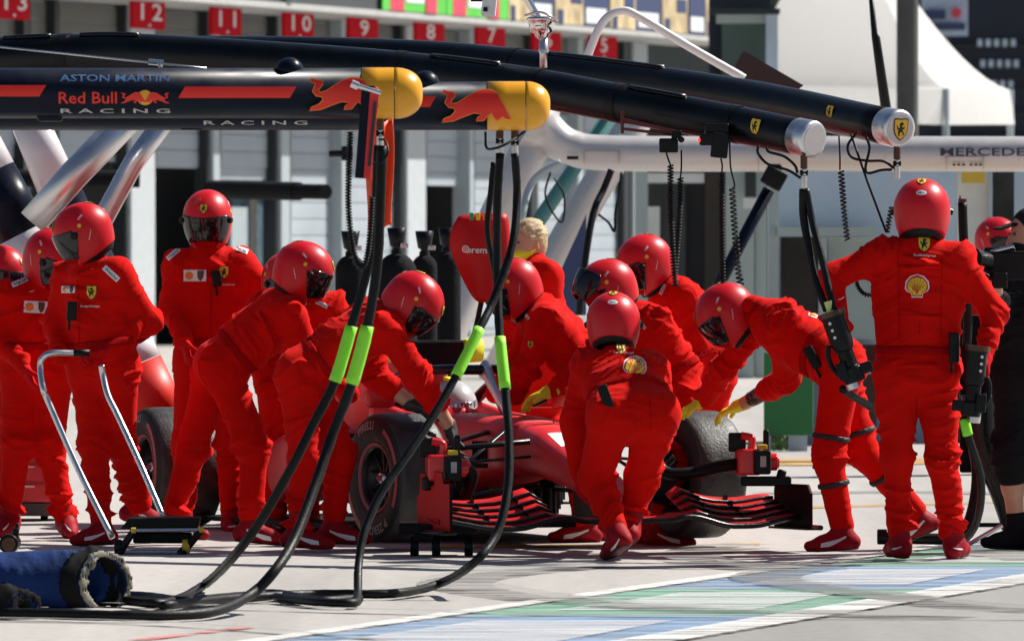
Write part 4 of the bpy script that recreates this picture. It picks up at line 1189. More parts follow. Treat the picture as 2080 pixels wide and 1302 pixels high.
# ---------------------------------------------------------------- the racing car (local: +X image right, -Y forward)
CAR_ROT = math.radians(21.0)
CAR = root('racing_car', 'red single seater racing car raised for a tyre change, nose towards the right', 'racing car', (.185, 44.5, .04), (-.0108, 0, CAR_ROT))
CM = MW[CAR.name]
def cl(name, V, F, m, parent=None, smooth=True, mi=None):
    return mk(name, V, F, m, parent or CAR, True, smooth, mi)
# nose and monocoque
nose = [(-1.10, 0, .235, .040, .022, 2.4), (-1.08, 0, .238, .066, .036, 2.6), (-1.0, 0, .250, .082, .050, 2.8), (-.8, 0, .295, .104, .070, 3.0), (-.5, 0, .375, .130, .098, 3.2), (-.2, 0, .445, .158, .124, 3.6), (.02, 0, .480, .178, .138, 4.0)]
V, F = loft(nose, 40); cl('nose', V, F, M['car_red'])
tub = [(.025, 0, .480, .180, .139, 4.2), (.3, 0, .478, .205, .158, 4.2), (.6, 0, .465, .235, .183, 4.2), (.85, 0, .45, .268, .205, 4.0), (.98, 0, .44, .290, .216, 4.0), (1.04, 0, .40, .300, .18, 4.0), (1.10, 0, .33, .305, .12, 4.0), (1.9, 0, .30, .32, .12, 4.0)]
V, F = loft(tub, 40); cl('monocoque', V, F, M['car_red'])
for s in (-1, 1):
    sd = [(.96, s * .245, .54, .030, .095, 3), (1.05, s * .265, .545, .040, .105, 3), (1.4, s * .285, .55, .045, .115, 3), (1.75, s * .275, .58, .05, .13, 3), (1.95, s * .22, .60, .06, .14, 3)]
    V, F = loft(sd, 20); cl('cockpit_side', V, F, M['car_red'])
V, F = loft([(1.68, 0, .60, .16, .12, 3), (1.75, 0, .66, .17, .16, 3), (1.82, 0, .78, .13, .155, 2.6), (1.90, 0, .84, .115, .115, 2.4), (2.2, 0, .80, .12, .15, 2.4), (2.7, 0, .66, .12, .22, 2.3), (3.3, 0, .50, .09, .22, 2.2), (3.9, 0, .36, .05, .10, 2)], 32); cl('engine_cover', V, F, M['car_red'])
V, F = loft([(1.78, 0, .85, .085, .075, 2.2), (1.80, 0, .85, .085, .075, 2.2)], 24); cl('air_intake', V, F, M['carbon_dull'])
for s in (-1, 1):
    sp = [(1.52, s * .56, .47, .15, .085, 3.0), (1.56, s * .56, .44, .21, .15, 3.2), (1.9, s * .55, .40, .23, .19, 3.2), (2.4, s * .48, .35, .22, .19, 3.0), (3.0, s * .34, .28, .18, .15, 2.6), (3.5, s * .20, .22, .10, .10, 2.4)]
    V, F = loft(sp, 28); cl('sidepod', V, F, M['car_red'])
    V, F = loft([(1.50, s * .57, .49, .13, .055, 3), (1.525, s * .57, .49, .13, .055, 3)], 20); cl('pod_inlet', V, F, M['carbon_dull'])
mb = MB(); mb.box((0, 2.3, .055), (1.46, 2.7, .025)); mb.box((0, .55, .09), (.36, 1.0, .05)); mb.build('floor', M['carbon_dull'], CAR, True)
# turning vanes and bargeboards: dark layered fins
for s in (-1, 1):
    for i in range(6):
        mb = MB(); mb.box((s * (.30 + .055 * i), .82 + .11 * i, .20 + .012 * i), (.010, .16, .26 - .02 * i), Matrix.Rotation(s * .35, 3, 'Z')); mb.build('vane', M['carbon'], CAR, True)
    for i in range(3):
        mb = MB(); mb.box((s * .42, .98 + .05 * i, .10 + .07 * i), (.30, .26, .008)); mb.build('vane', M['carbon'], CAR, True)
    for i in range(4):   # fins under the nose
        mb = MB(); mb.box((s * (.12 + .028 * i), -.22 + .06 * i, .20), (.006, .30, .16)); mb.build('vane', M['carbon'], CAR, True)
    mb = MB(); mb.box((s * .36, .18, .39), (.16, .11, .025)); mb.build('winglet', M['carbon'], CAR, True, bevel=.006)
# slot louvres on the flank
for i in range(5):
    mb = MB(); mb.box((-.214 - .004 * i, .34 + .035 * i, .46), (.012, .012, .11)); mb.build('louvre', M['carbon_dull'], CAR, True, bevel=.003)
# front suspension
def wish(a, b, ra, rb):
    V, F = tube([a, b], [ra, rb], 12, True, .45); cl('suspension_arm', V, F, M['carbon'])
for s in (-1, 1):
    wish((s * .68, .02, .47), (s * .18, -.22, .52), .030, .034); wish((s * .68, .04, .47), (s * .21, .34, .56), .026, .030)
    wish((s * .68, 0, .20), (s * .14, -.24, .30), .026, .030); wish((s * .68, .03, .20), (s * .2, .40, .26), .026, .030)
    wish((s * .66, .0, .24), (s * .19, .10, .58), .020, .020); wish((s * .68, -.12, .40), (s * .17, -.20, .44), .018, .018)
    wish((s * .66, 3.66, .44), (s * .14, 3.3, .42), .026, .03); wish((s * .66, 3.72, .20), (s * .10, 3.3, .22), .026, .03)
    mb = MB(); mb.tube([(s * .50, .0, .335), (s * .66, .0, .335)], [.12, .165], 24); mb.build('brake_duct', M['carbon_dull'], CAR, True)
# halo
hp = catmull([Vector(p) for p in ((.29, 1.86, .70), (.30, 1.6, .80), (.29, 1.3, .865), (.22, 1.02, .885), (.10, .92, .885), (0, .90, .885), (-.10, .92, .885), (-.22, 1.02, .885), (-.29, 1.3, .865), (-.30, 1.6, .80), (-.29, 1.86, .70))], 5)
V, F = tube(hp, .036, 16, True, .75); ho = cl('halo', V, F, M['carbon']); MW[ho.name] = CM
V, F = tube([(0, .60, .63), (0, .74, .76), (0, .86, .86), (0, .92, .885)], [.014, .020, .028, .034], 14, True, 1.7); mk('centre_strut', V, F, M['alu'], ho, True)
# cameras on the roll hoop, mirror, aero rake, antennae
for s in (-1, 1):
    V, F = loft([(1.60, s * .205, .985, .055, .055, 4), (1.62, s * .205, .985, .062, .064, 5), (1.72, s * .20, .98, .060, .062, 5), (1.80, s * .2, .975, .04, .04, 4)], 24); cl('camera_pod', V, F, M['fluo'])
mb = MB(); mb.box((0, 1.66, .965), (.285, .12, .135)); mb.box((0, 1.66, 1.036), (.29, .10, .010)); mb.build('camera_bridge', M['plastic'], CAR, True, bevel=.008)
for s in (-1, 1):
    V, F = loft([(1.08, s * .52, .74, .07, .045, 4), (1.10, s * .52, .74, .085, .055, 4), (1.16, s * .52, .74, .08, .05, 3), (1.20, s * .52, .74, .05, .03, 2.5)], 24); mo = cl('mirror', V, F, M['car_red']); MW[mo.name] = CM
    mb = MB(); mb.cyl((s * .45, 1.14, .72), (s * .29, 1.14, .66), .010, 10); mb.build('mirror_stalk', M['carbon'], mo, True)
mb = MB()
mb.cyl((.10, -.02, .61), (.10, -.02, .80), .006, 8); mb.cyl((.03, -.02, .61), (.03, -.02, .70), .004, 8); mb.cyl((-.10, -.02, .69), (.24, -.02, .69), .005, 8)
mb.cyl((.10, -.02, .795), (.14, -.02, .785), .003, 6); mb.cyl((.10, -.02, .755), (.14, -.02, .745), .003, 6)
mb.build('pitot_mast', M['car_red2'], CAR, True)
# rear wing
mb = MB(); mb.box((0, 3.95, .86), (1.0, .26, .02), Matrix.Rotation(-.12, 3, 'X')); mb.box((0, 4.12, .93), (1.0, .16, .015), Matrix.Rotation(-.5, 3, 'X')); mb.build('rear_wing', M['car_red2'], CAR, True)
for s in (-1, 1):
    mb = MB(); mb.box((s * .51, 4.0, .66), (.02, .55, .62)); mb.build('rear_endplate', M['car_red2'], CAR, True, bevel=.006)
mb = MB(); mb.box((0, 3.9, .55), (.05, .2, .6)); mb.build('wing_pillar', M['carbon'], CAR, True)

# white number panel and shell on the nose: laid on the upper surface
def nose_proj(cx, cy):
    bvn = BVHTree.FromPolygons(*loft(nose, 40))
    def f(x, y, off):
        h, n, i, d = bvn.ray_cast(Vector((cx + x, cy - y, 1.5)), Vector((0, 0, -1)))
        return None if h is None else h + Vector((0, 0, off))
    return f
def on_car(name, pieces, pj): return project_art(name, pieces, pj, CAR, M, .03, True)
on_car('number_panel', [([(-.085, -.10), (.10, -.10), (.10, .10), (-.085, .10)], 'white')], nose_proj(0, -.32))
on_car('emblem', shell_polys(.15), nose_proj(-.02, -.60))

# ---- front wing
wing = root_part = None
def strip_mesh(xs, f, t):
    """wing element: f(x)->(y_le,z_le,y_te,z_te)"""
    V, F = [], []
    for x in xs:
        yl, zl, yt, zt = f(x)
        ym, zm = yl * .6 + yt * .4, zl * .6 + zt * .4
        V += [(x, yl, zl - t * .2), (x, yl - .002, zl + t * .4), (x, ym, zm + t * .6), (x, yt, zt + .002), (x, yt, zt - .001), (x, ym, zm - t * .6)]
    n = len(xs)
    for i in range(n - 1):
        for j in range(6): F.append((i * 6 + j, i * 6 + (j + 1) % 6, i * 6 + 6 + (j + 1) % 6, i * 6 + 6 + j))
    F += [tuple(range(5, -1, -1)), tuple((n - 1) * 6 + j for j in range(6))]
    return V, F
def sm(a, b, x): t = max(0, min(1, (x - a) / (b - a))); return t * t * (3 - 2 * t)
XS = [-1.0 + i * .05 for i in range(41)]
def mainz(x):
    a = abs(x); return .118 + .020 * sm(.22, .32, a) - .052 * sm(.34, .60, a) + .040 * sm(.70, .98, a)
def mainp(x):
    a = abs(x); y0 = -1.17 + .12 * a; return (y0, mainz(x), y0 + .22 - .05 * a, mainz(x) + .022)
V, F = strip_mesh(XS, mainp, .022); fw_ = cl('front_wing', V, F, M['car_red2']); MW[fw_.name] = CM
def edge_tube(f, xs, r, m, nm='leading_edge', par=None):
    pts = [Vector((x, f(x)[0] - .003, f(x)[1] + .004)) for x in xs]
    V, F = tube(pts, r, 8, True, 1.0); return mk(nm, V, F, m, par or fw_, True)
edge_tube(mainp, XS, .0145, M['carbon'])
for s in (-1, 1):
    xs = [s * (.36 + i * .0604) for i in range(11)]
    for k in range(4):
        def fp(x, k=k):
            a = abs(x); u = (a - .36) / .604
            curl = -.03 * (1 - sm(.36, .43, a))
            z0 = mainz(x) + .026 + .036 * (k + .2) * (1 - .38 * u) + curl * (1 + k * .3)
            y0 = -1.06 + .075 * k + .10 * u
            return (y0, z0, y0 + .085, z0 + .030 - .010 * u)
        V, F = strip_mesh(xs, fp, .010); mk('wing_flap', V, F, M['car_red2'], fw_, True)
        edge_tube(fp, xs, .0088, M['carbon'])
        for xx in (.50, .70):
            y0, z0, y1, z1 = fp(s * xx); mb = MB(); mb.box((s * xx, (y0 + y1) / 2, (z0 + z1) / 2 + .012), (.006, .05, .03)); mb.build('slot_bracket', M['carbon'], fw_, True)
    # endplate with its notch, red outside and black inside, plus footplate
    pl = [(-.06, .0), (.42, .0), (.42, .17), (.38, .19), (.36, .30), (.30, .30), (.28, .24), (.16, .24), (.14, .31), (.05, .31), (.03, .25), (-.06, .25)]
    if s > 0: pl = [(-.06, .0), (.42, .0), (.42, .20), (.40, .225), (-.02, .225), (-.06, .18)]
    Mx = Matrix(((0, 0, 1, s * .985), (1, 0, 0, -1.14), (0, 1, 0, .075), (0, 0, 0, 1)))
    mb = MB(); mb.prism(pl, .010, Mx); mb.build('endplate', M['carbon_dull'], fw_, True)
    Mx2 = Matrix(((0, 0, 1, s * .994), (1, 0, 0, -1.14), (0, 1, 0, .078), (0, 0, 0, 1)))
    mb = MB(); mb.prism([(x * .97 + .004, y * .96 + .004) for x, y in pl], .004, Mx2); mb.build('endplate_skin', M['car_red2'], fw_, True)
    mb = MB(); mb.box((s * 1.0, -.95, .072), (.09, .50, .012)); mb.tube([(s * 1.04, -1.20, .078), (s * 1.045, -.72, .078)], [.014, .014], 10); mb.build('footplate', M['carbon'], fw_, True, bevel=.003)
for s in (-1, 1):
    mb = MB(); mb.box((s * .085, -1.02, .19), (.012, .20, .12)); mb.build('wing_pylon', M['car_red2'], fw_, True)

# ---- wheels
M['tread'] = mat('worn_tyre_tread', (.030, .029, .028), .55, var=.5, vscale=16, bump=.7, bscale=70, spec=.5, bdist=.005)
M['sidewall'] = mat('tyre_sidewall', (.008, .008, .008), .6, var=.15, vscale=20)
M['tyre_red'] = mat('tyre_red_print', (.40, .07, .08), .6)
M['tyre_pale'] = mat('tyre_pale_print', (.42, .30, .28), .6)
M['rim'] = mat('dark_rim', (.040, .040, .042), .35, .7, var=.2)
def wheel(cx, cy, w, side, steer):
    R = .335; h = w / 2
    prof = [(-h * .80, .168), (-h * .93, .20), (-h * 1.0, .245), (-h * .985, .285), (-h * .90, .318), (-h * .76, .332), (-h * .4, .335), (h * .4, .335), (h * .76, .332), (h * .90, .318), (h * .985, .285), (h * 1.0, .245), (h * .93, .20), (h * .80, .168), (h * .3, .165), (-h * .3, .165)]
    V, F = lathe(prof, 72, True)
    mi = []
    for i in range(len(prof)):
        mi += [1 if i in (4, 5, 6, 7, 8) else 0] * 72
    mi_map = [1 if m else 0 for m in mi]
    Mt = Matrix.Translation((cx, cy, .335)) @ Matrix.Rotation(steer, 4, 'Z')
    o = mk('wheel', V, F, [M['sidewall'], M['tread']], CAR, True, True, mi_map, Mt); MW[o.name] = CM @ Mt
    s = side
    # rim barrel, disc and spokes
    V, F = lathe([(s * h * .82, .172), (s * h * .84, .162), (s * h * .70, .155), (s * h * .30, .150), (s * h * .22, .03), (s * h * .22, .001)], 48)
    if s > 0: pass
    mk('rim', V, F, M['rim'], o, True)
    V, F = lathe([(s * h * .80, .178), (s * h * .90, .185), (s * h * .905, .178), (s * h * .84, .168)], 56); mk('rim_flange', V, F, M['tyre_red'], o, True)
    for i in range(10):
        a = i * math.pi / 5 + .2
        mb = MB(); rm = .092
        mb.box((s * h * .46, rm * math.cos(a), rm * math.sin(a)), (.022, .128, .015), Matrix.Rotation(a, 3, 'X')); mb.build('spoke', M['rim'], o, True, bevel=.003)
    V, F = lathe([(s * h * .28, .034), (s * h * .66, .030), (s * h * .70, .022), (s * h * .62, .018), (s * h * .62, .001)], 24); mk('hub_nut', V, F, M['steel'], o, True)
    V, F = lathe([(s * h * .62, .016), (s * h * .78, .014), (s * h * .80, .001)], 16); mk('hub_pin', V, F, M['tyre_red'], o, True)
    # printed arcs and lettering on the sidewall
    def face(r):
        t = (r - .20) / .125
        return s * h * (np.interp(r, [.168, .20, .245, .285, .318], [.80, .93, 1.0, .985, .90]))
    def ring(r0, r1, a0, a1, m, nm):
        V, F = [], []; n = 28
        for i in range(n + 1):
            a = a0 + (a1 - a0) * i / n
            for r in (r0, (r0 + r1) / 2, r1): V.append((face(r) + s * .0025, r * math.cos(a), r * math.sin(a)))
        for i in range(n):
            for j in range(2): F.append((3 * i + j, 3 * i + 3 + j, 3 * i + 4 + j, 3 * i + 1 + j))
        mk(nm, V, F, M[m], o, True)
    # angle measured from local +Y towards +Z; seen from outside on the -X side +Y is to the left
    ring(.262, .288, math.radians(-38), math.radians(62) , 'tyre_red', 'sidewall_stripe') if s > 0 else ring(.262, .288, math.radians(118), math.radians(212), 'tyre_red', 'sidewall_stripe')
    ring(.262, .288, math.radians(-62), math.radians(28), 'tyre_red', 'sidewall_stripe') if s < 0 else ring(.262, .288, math.radians(150), math.radians(240), 'tyre_red', 'sidewall_stripe')
    def word(t, ac, hgt, m):
        V, F, tw = TXT[t]; k = hgt / .72; r0 = .274
        def pj(x, y, off):
            a = ac - s * x / r0 * -1 * -1 if False else ac + (x / r0 if s < 0 else -x / r0) * (-1 if s < 0 else 1) * (1 if s > 0 else 1)
            a = ac - x / r0 if s > 0 else ac + x / r0 * -1 * -1
            r = r0 + y
            return Vector((float(face(r)) + s * off, r * math.cos(a), r * math.sin(a)))
        mats_ = dict(M)
        project_art('tyre_lettering', [((V * k, F), m)], pj, o, M, .02, True, base=.0035)
    if s < 0:
        # seen from -X: +Y (rear) is left, so reading direction runs from +Y over the top to -Y: angle increases
        word('PIRELLI', math.radians(76), .044, 'tyre_pale'); word('P ZERO', math.radians(255), .044, 'tyre_pale')
    else:
        word('PIRELLI', math.radians(104), .044, 'tyre_pale'); word('P ZERO', math.radians(-75), .044, 'tyre_pale')
    return o
ST = math.radians(7)
wheel(-.83, 0, .305, -1, ST); wheel(.83, 0, .305, 1, ST)
wheel(-.80, 3.7, .405, -1, 0); wheel(.80, 3.7, .405, 1, 0)

# ---- driver
def car_pt(x, y, z): return CM @ Vector((x, y, z))
drv = root('person', 'driver in red with a white helmet sitting low in the cockpit', 'person', tuple(car_pt(0, 1.5, .25)))
S = SDF(.012); q = lambda x, y, z: np.array(car_pt(x, y, z))
S.cone(q(0, 1.70, .28), q(0, 1.56, .52), .15, .14, .06); S.cone(q(-.17, 1.55, .54), q(.17, 1.55, .54), .075, .075, .06)
S.cone(q(0, 1.55, .54), q(0, 1.48, .64), .07, .06, .04)
for s in (-1, 1):
    S.cone(q(s * .18, 1.54, .53), q(s * .24, 1.30, .44), .06, .05, .04); S.cone(q(s * .24, 1.30, .44), q(s * .13, 1.10, .52), .05, .04, .03); S.cone(q(s * .1, 1.6, .22), q(s * .1, 1.1, .24), .09, .07, .04)
    S.cone(q(s * .13, 1.10, .52), q(s * .12, 1.05, .55), .04, .045, .02)
sdf_obj('suit', S, M['suit'], drv)
DH = MW[CAR.name] @ Matrix.Translation((0, 1.40, .69)) @ Matrix.Rotation(math.radians(8), 4, 'X')
M['helmet_white'] = mat('white_helmet', (.50, .52, .54), .25, coat=.3, var=.05)
M['visor_silver'] = mat('mirror_visor', (.50, .56, .66), .12, .9)
lo = np.array((-.17, -.20, -.20)); n_ = (58, 68, 64); res_ = .006
Qh = np.stack(np.meshgrid(*[lo[i] + np.arange(n_[i]) * res_ for i in range(3)], indexing='ij'), -1)
qq = Qh.copy(); qq[..., 2] = np.where(qq[..., 2] < 0, qq[..., 2] * .75, qq[..., 2])
dd = (np.sqrt(((qq / np.array((.130, .150, .140))) ** 2).sum(-1)) - 1) * .13
dd = np.maximum(dd, -(Qh[..., 2] + .13))
eye = np.maximum(np.maximum(np.abs(Qh[..., 2] + .005) - .042, Qh[..., 1] + .045), dd - .02)
V, N, F = nets(np.maximum(dd, -np.maximum(eye, -(dd + .012))), lo, res_); h_ = link('helmet', np_mesh('driver_helmet', V, F), M['helmet_white'], drv, False, DH)
V, N, F = nets(np.maximum(np.maximum(dd - .003, -(dd + .010)), eye - .004), lo, res_); link('visor', np_mesh('driver_visor', V, F), M['visor_silver'], h_, True)
mb = MB(); mb.box((-.02, 0, .142), (.05, .09, .02)); mb.build('fin', M['fluo'], h_, True, bevel=.005)

# ---- cooling blowers parked by the front wheels
M['blower_red'] = mat('blower_red_plastic', (.66, .010, .014), .3, coat=.2)
def blower(label, px, py, D, hosepts, yaw):
    B0 = Matrix.Translation(P(px, py, D)) @ Matrix.Rotation(yaw, 4, 'Z')
    R_ = root('cooling_blower', label, 'blower', tuple(P(px, py, D)), (0, 0, yaw), 'red battery cooling blowers')
    L = lambda mb, nm, m, bv=.008: mb.build(nm, m, R_, True, bevel=bv)
    mb = MB(); mb.box((-.035, 0, 0), (.125, .15, .135)); mb.box((.03, .0, -.005), (.07, .13, .11)); L(mb, 'housing', M['blower_red'], .016)
    mb = MB(); mb.cyl((.055, -.01, 0), (.115, -.01, 0), .045, 20); mb.cyl((.112, -.01, 0), (.125, -.01, 0), .034, 20); L(mb, 'motor_cap', M['blower_red'], .006)
    mb = MB(); mb.box((.028, -.085, .0), (.088, .05, .125)); L(mb, 'battery', M['plastic'], .012)
    mb = MB(); mb.box((.030, -.1115, .005), (.030, .004, .055)); L(mb, 'battery_label', M['silver_text'], 0)
    mb = MB(); mb.box((.030, -.06, .078), (.05, .05, .026)); L(mb, 'latch', M['yellow'], .004)
    mb = MB(); mb.tube(catmull([Vector(p) for p in ((-.02, 0, .06), (-.012, 0, .10), (-.02, 0, .125), (-.07, 0, .135))], 5), .020, 12); L(mb, 'handle', M['blower_red'], 0)
    mb = MB(); mb.box((-.085, .045, .10), (.09, .03, .10)); L(mb, 'bracket', M['plastic'], .01)
    mb = MB(); mb.box((.065, .045, .105), (.03, .03, .12)); L(mb, 'bracket', M['plastic'], .01)
    pts = [P(*p) for p in hosepts]
    path = catmull(pts, 8)
    rs = [.030 + .003 * math.sin(i * 2.2) for i in range(len(path))]
    L2 = [0]
    fine = catmull(path, 3)
    V, F = tube(fine, [.030 + .0035 * (i % 2) for i in range(len(fine))], 16)
    mk('duct_hose', V, F, M['rubber'], R_)
blower('red cooling blower standing above the left end of the front wing', 905, 950, 43.35, [(946, 952, 43.35), (958, 962, 43.35), (954, 985, 43.4), (946, 1004, 43.5)], .12)
blower('red cooling blower beside the right front wheel, grey ribbed hose attached', 1533, 938, 43.95, [(1506, 942, 43.95), (1462, 948, 43.9), (1410, 960, 43.85), (1360, 962, 43.85), (1342, 948, 43.9), (1362, 928, 43.95)], .10)
for px, py, D in ((1555, 972, 42.95), (900, 985, 42.6)):
    pass
hd = root('blower_cradle', 'black cradle carrying the right cooling blower on the wing end', 'cradle', tuple(P(1545, 975, 43.95)))
mb = MB(); mb.box(P(1556, 977, 43.97), (.26, .10, .05)); mb.cyl(P(1584, 975, 43.95), P(1590, 954, 43.95), .024, 14); mb.build('tray', M['plastic'], hd, bevel=.01)
hd = root('blower_cradle', 'black cradle carrying the left cooling blower on the wing end', 'cradle', tuple(P(890, 985, 43.35)))
mb = MB(); mb.box(P(896, 984, 43.35), (.15, .10, .035)); mb.cyl(P(868, 968, 43.3), P(868, 996, 43.3), .03, 14); mb.build('tray', M['plastic'], hd, bevel=.01)
# low trolley jack under the left of the front wing
tj = root('trolley_jack', 'low black trolley jack on small wheels under the front wing', 'jack', tuple(G(900, 1128)))
mb = MB(); mb.box(P(890, 1072, 43.45), (.40, .40, .05)); mb.box(P(860, 1085, 43.4), (.10, .25, .06)); mb.build('frame', M['carbon_dull'], tj, bevel=.008)
for px in (842, 886, 952):
    c = P(px, 0, 43.35); 
    mb = MB(); mb.cyl((c.x - .022, 43.35, .052), (c.x + .022, 43.35, .052), .050, 20); wo = mb.build('wheel', M['rubber'], tj, bevel=.006); MW[wo.name] = Matrix.Identity(4)
    mb = MB(); mb.cyl((c.x - .024, 43.35, .052), (c.x + .024, 43.35, .052), .020, 14); mb.build('hub', M['alu'], wo)
# ---------------------------------------------------------------- helmets (one set of meshes, shared)
def ellq(Q, c, r):
    q = (Q - np.array(c)) / np.array(r); return (np.sqrt((q * q).sum(-1)) - 1) * min(r)

def helmet_outer(Q, grow=0.0):
    """open-face shell: round crown, straight cheeks, slightly longer at the back"""
    q = Q.copy()
    z = q[..., 2]
    q[..., 2] = np.where(z < 0, z * .62, z)
    q[..., 1] = q[..., 1] - .012
    return ellq(q, (0, 0, 0), (.136 + grow, .160 + grow, .146 + grow))

def make_helmet():
    out = {}
    res = .006
    lo = np.array((-.17, -.20, -.20)); n = (58, 68, 64)
    ax = [lo[i] + np.arange(n[i]) * res for i in range(3)]
    Q = np.stack(np.meshgrid(*ax, indexing='ij'), -1)
    x, y, z = Q[..., 0], Q[..., 1], Q[..., 2]
    outer = helmet_outer(Q)
    inner = helmet_outer(Q, -.016)
    bottom = -(z + .150 - .30 * np.clip(y, -.1, .2))                  # cut line: lower at the cheeks, higher at the nape
    # face opening: brow line, cheek edges sweeping forward as they go down
    edge = -.060 - .10 * np.clip(-z - .045, 0, .10)
    face = np.maximum(np.maximum(y - edge, z - .012), -.25 - z)
    shell = np.maximum(np.maximum(np.maximum(outer, -inner), bottom), -face)
    V, N, F = nets(shell, lo, res); out['shell'] = np_mesh('helmet_shell', V, F); out['bvh'] = BVHTree.FromPolygons([tuple(v) for v in V], [tuple(int(i) for i in f) for f in F])
    # visor: a bubble over the opening
    vout = helmet_outer(Q, .006); vin = helmet_outer(Q, -.003)
    vis = np.maximum(np.maximum(np.maximum(vout, -vin), y + .036 + .30 * np.abs(z + .035)), np.maximum(z - .026, -.100 - z - .35 * (y + .17)))
    V, N, F = nets(vis, lo, res); out['visor'] = np_mesh('visor', V, F)
    # inner head in a red balaclava and the black neck roll
    head = np.minimum(ellq(Q, (0, .005, -.02), (.108, .128, .125)), ellq(Q, (0, -.03, -.10), (.078, .10, .07)))
    head = np.maximum(head, outer + .006 + np.where(face < 0, -.5, 0))
    V, N, F = nets(head, lo, res); out['head'] = np_mesh('balaclava', V, F)
    ro = helmet_outer(Q, -.004); ri = helmet_outer(Q, -.034)
    roll = np.maximum(np.maximum(np.maximum(ro, -ri), np.abs(-bottom + .010) - .018), -(y + .055))
    V, N, F = nets(roll, lo, res); out['roll'] = np_mesh('neck_roll', V, F)
    for s in (-1, 1):
        pv = MB()
        pv.tube([(s * .130, -.050, -.010), (s * .146, -.054, -.012)], [.020, .014], 14)
        out['pivot%d' % s] = pv
    return out
HM = make_helmet()

def helm_proj(d0, up=(0, 0, 1), rot=0):
    d = Vector(d0).normalized(); up = Vector(up)
    ex = up.cross(d).normalized(); ey = d.cross(ex)
    c, s = math.cos(rot), math.sin(rot)
    def f(x, y, off):
        o = d * .5 + ex * (x * c - y * s) + ey * (x * s + y * c)
        h, n, i, q = HM['bvh'].ray_cast(o, -d)
        if h is None: return None
        return h + d * (off + .0005)
    return f

STK = []
def helmet_stickers():
    for s in (-1, 1):
        STK.append(('sticker', art('dot', .022), helm_proj((s, -.05, .25))))
        STK.append(('lettering', art('text', .036, 'OMR'), helm_proj((s * 1, .12, .62), rot=s * .5)))
    for s in (-1, 1):
        STK.append(('vent', [(circle(.0065, 12), 'black')], helm_proj((s, -.22, .02)))); STK.append(('lettering', art('text', .055, 'ScuderiaFerrari'), helm_proj((s, .22, -.22), rot=s * 1.05)))
    STK.append(('emblem', art('shield', .042), helm_proj((0, -1, .55))))
    STK.append(('emblem', art('shield', .046), helm_proj((0, .62, .80))))
    STK.append(('sticker', art('bell', .052), helm_proj((0, 1, .42))))
helmet_stickers()
STM = {}

def add_helmet(person, M4, visor='dark', tint=None):
    h = link('helmet', HM['shell'], None, person, False, M4)
    if not HM['shell'].materials: HM['shell'].materials.append(M['helmet'])
    def sub(name, key, m):
        me = HM[key]
        if not me.materials: me.materials.append(m)
        return link(name, me, None, h, True)
    if visor == 'dark': sub('visor', 'visor', M['visor'])
    elif visor == 'up':
        o = sub('visor', 'visor', M['visor'])
        o.matrix_basis = Matrix.Translation((0, 0, .02)) @ Matrix.Rotation(math.radians(-48), 4, 'X')
    sub('balaclava', 'head', M['suit_dark']); sub('neck_roll', 'roll', M['rubber'])
    for s_ in (-1, 1):
        if 'pm%d' % s_ not in HM:
            o = HM['pivot%d' % s_].build('visor_pivot', M['plastic'], h, True); HM['pm%d' % s_] = o.data
        else: link('visor_pivot', HM['pm%d' % s_], None, h, True)
    for i, (nm, pieces, pj) in enumerate(STK):
        if i in STM:
            if STM[i]: link(nm, STM[i], None, h, True)
        else:
            o = project_art(nm, pieces, pj, h, M, .008, True)
            STM[i] = o.data if o else None
    return h

# ---------------------------------------------------------------- hands, shoes
def add_hand(person, wr, fdir, palm_n, m, curl=0.6, thumb=1, name='glove', size=1.0):
    w = Vector(fdir).normalized(); n = Vector(palm_n); n = (n - w * n.dot(w)).normalized(); sd = w.cross(n) * thumb
    wr = Vector(wr); S = SDF(.0048)
    q = lambda a, b, c: np.array(wr + (w * a + sd * b + n * c) * size)
    fl = (np.array(n), .55)
    S.cone(q(-.035, 0, 0), q(.015, 0, 0), .037, .034, .02)
    S.cone(q(.02, .012, 0), q(.085, .022, .004), .034, .034, .02, fl)
    S.cone(q(.02, -.012, 0), q(.080, -.022, .004), .032, .032, .02, fl)
    for i, (b, L) in enumerate(((.034, .92), (.012, 1.0), (-.011, .96), (-.032, .78))):
        a = .086 - .006 * abs(i - 1); c = .002; th = curl * .5
        p = q(a, b, c)
        for seg, l in enumerate((.040, .027, .022)):
            a2 = a + l * L * math.cos(th); c2 = c + l * L * math.sin(th)
            p2 = q(a2, b * (1 + .08 * (seg + 1)), c2)
            S.cone(p, p2, .0112 - .0008 * seg, .0104 - .0008 * seg, .006)
            p, a, c = p2, a2, c2; th += curl
    p = q(.018, .028, .006); p2 = q(.052, .056, .018); p3 = q(.082, .060, .030 + .02 * curl)
    S.cone(p, p2, .016, .0125, .01); S.cone(p2, p3, .0122, .0108, .005)
    return sdf_obj(name, S, m, person)[0]

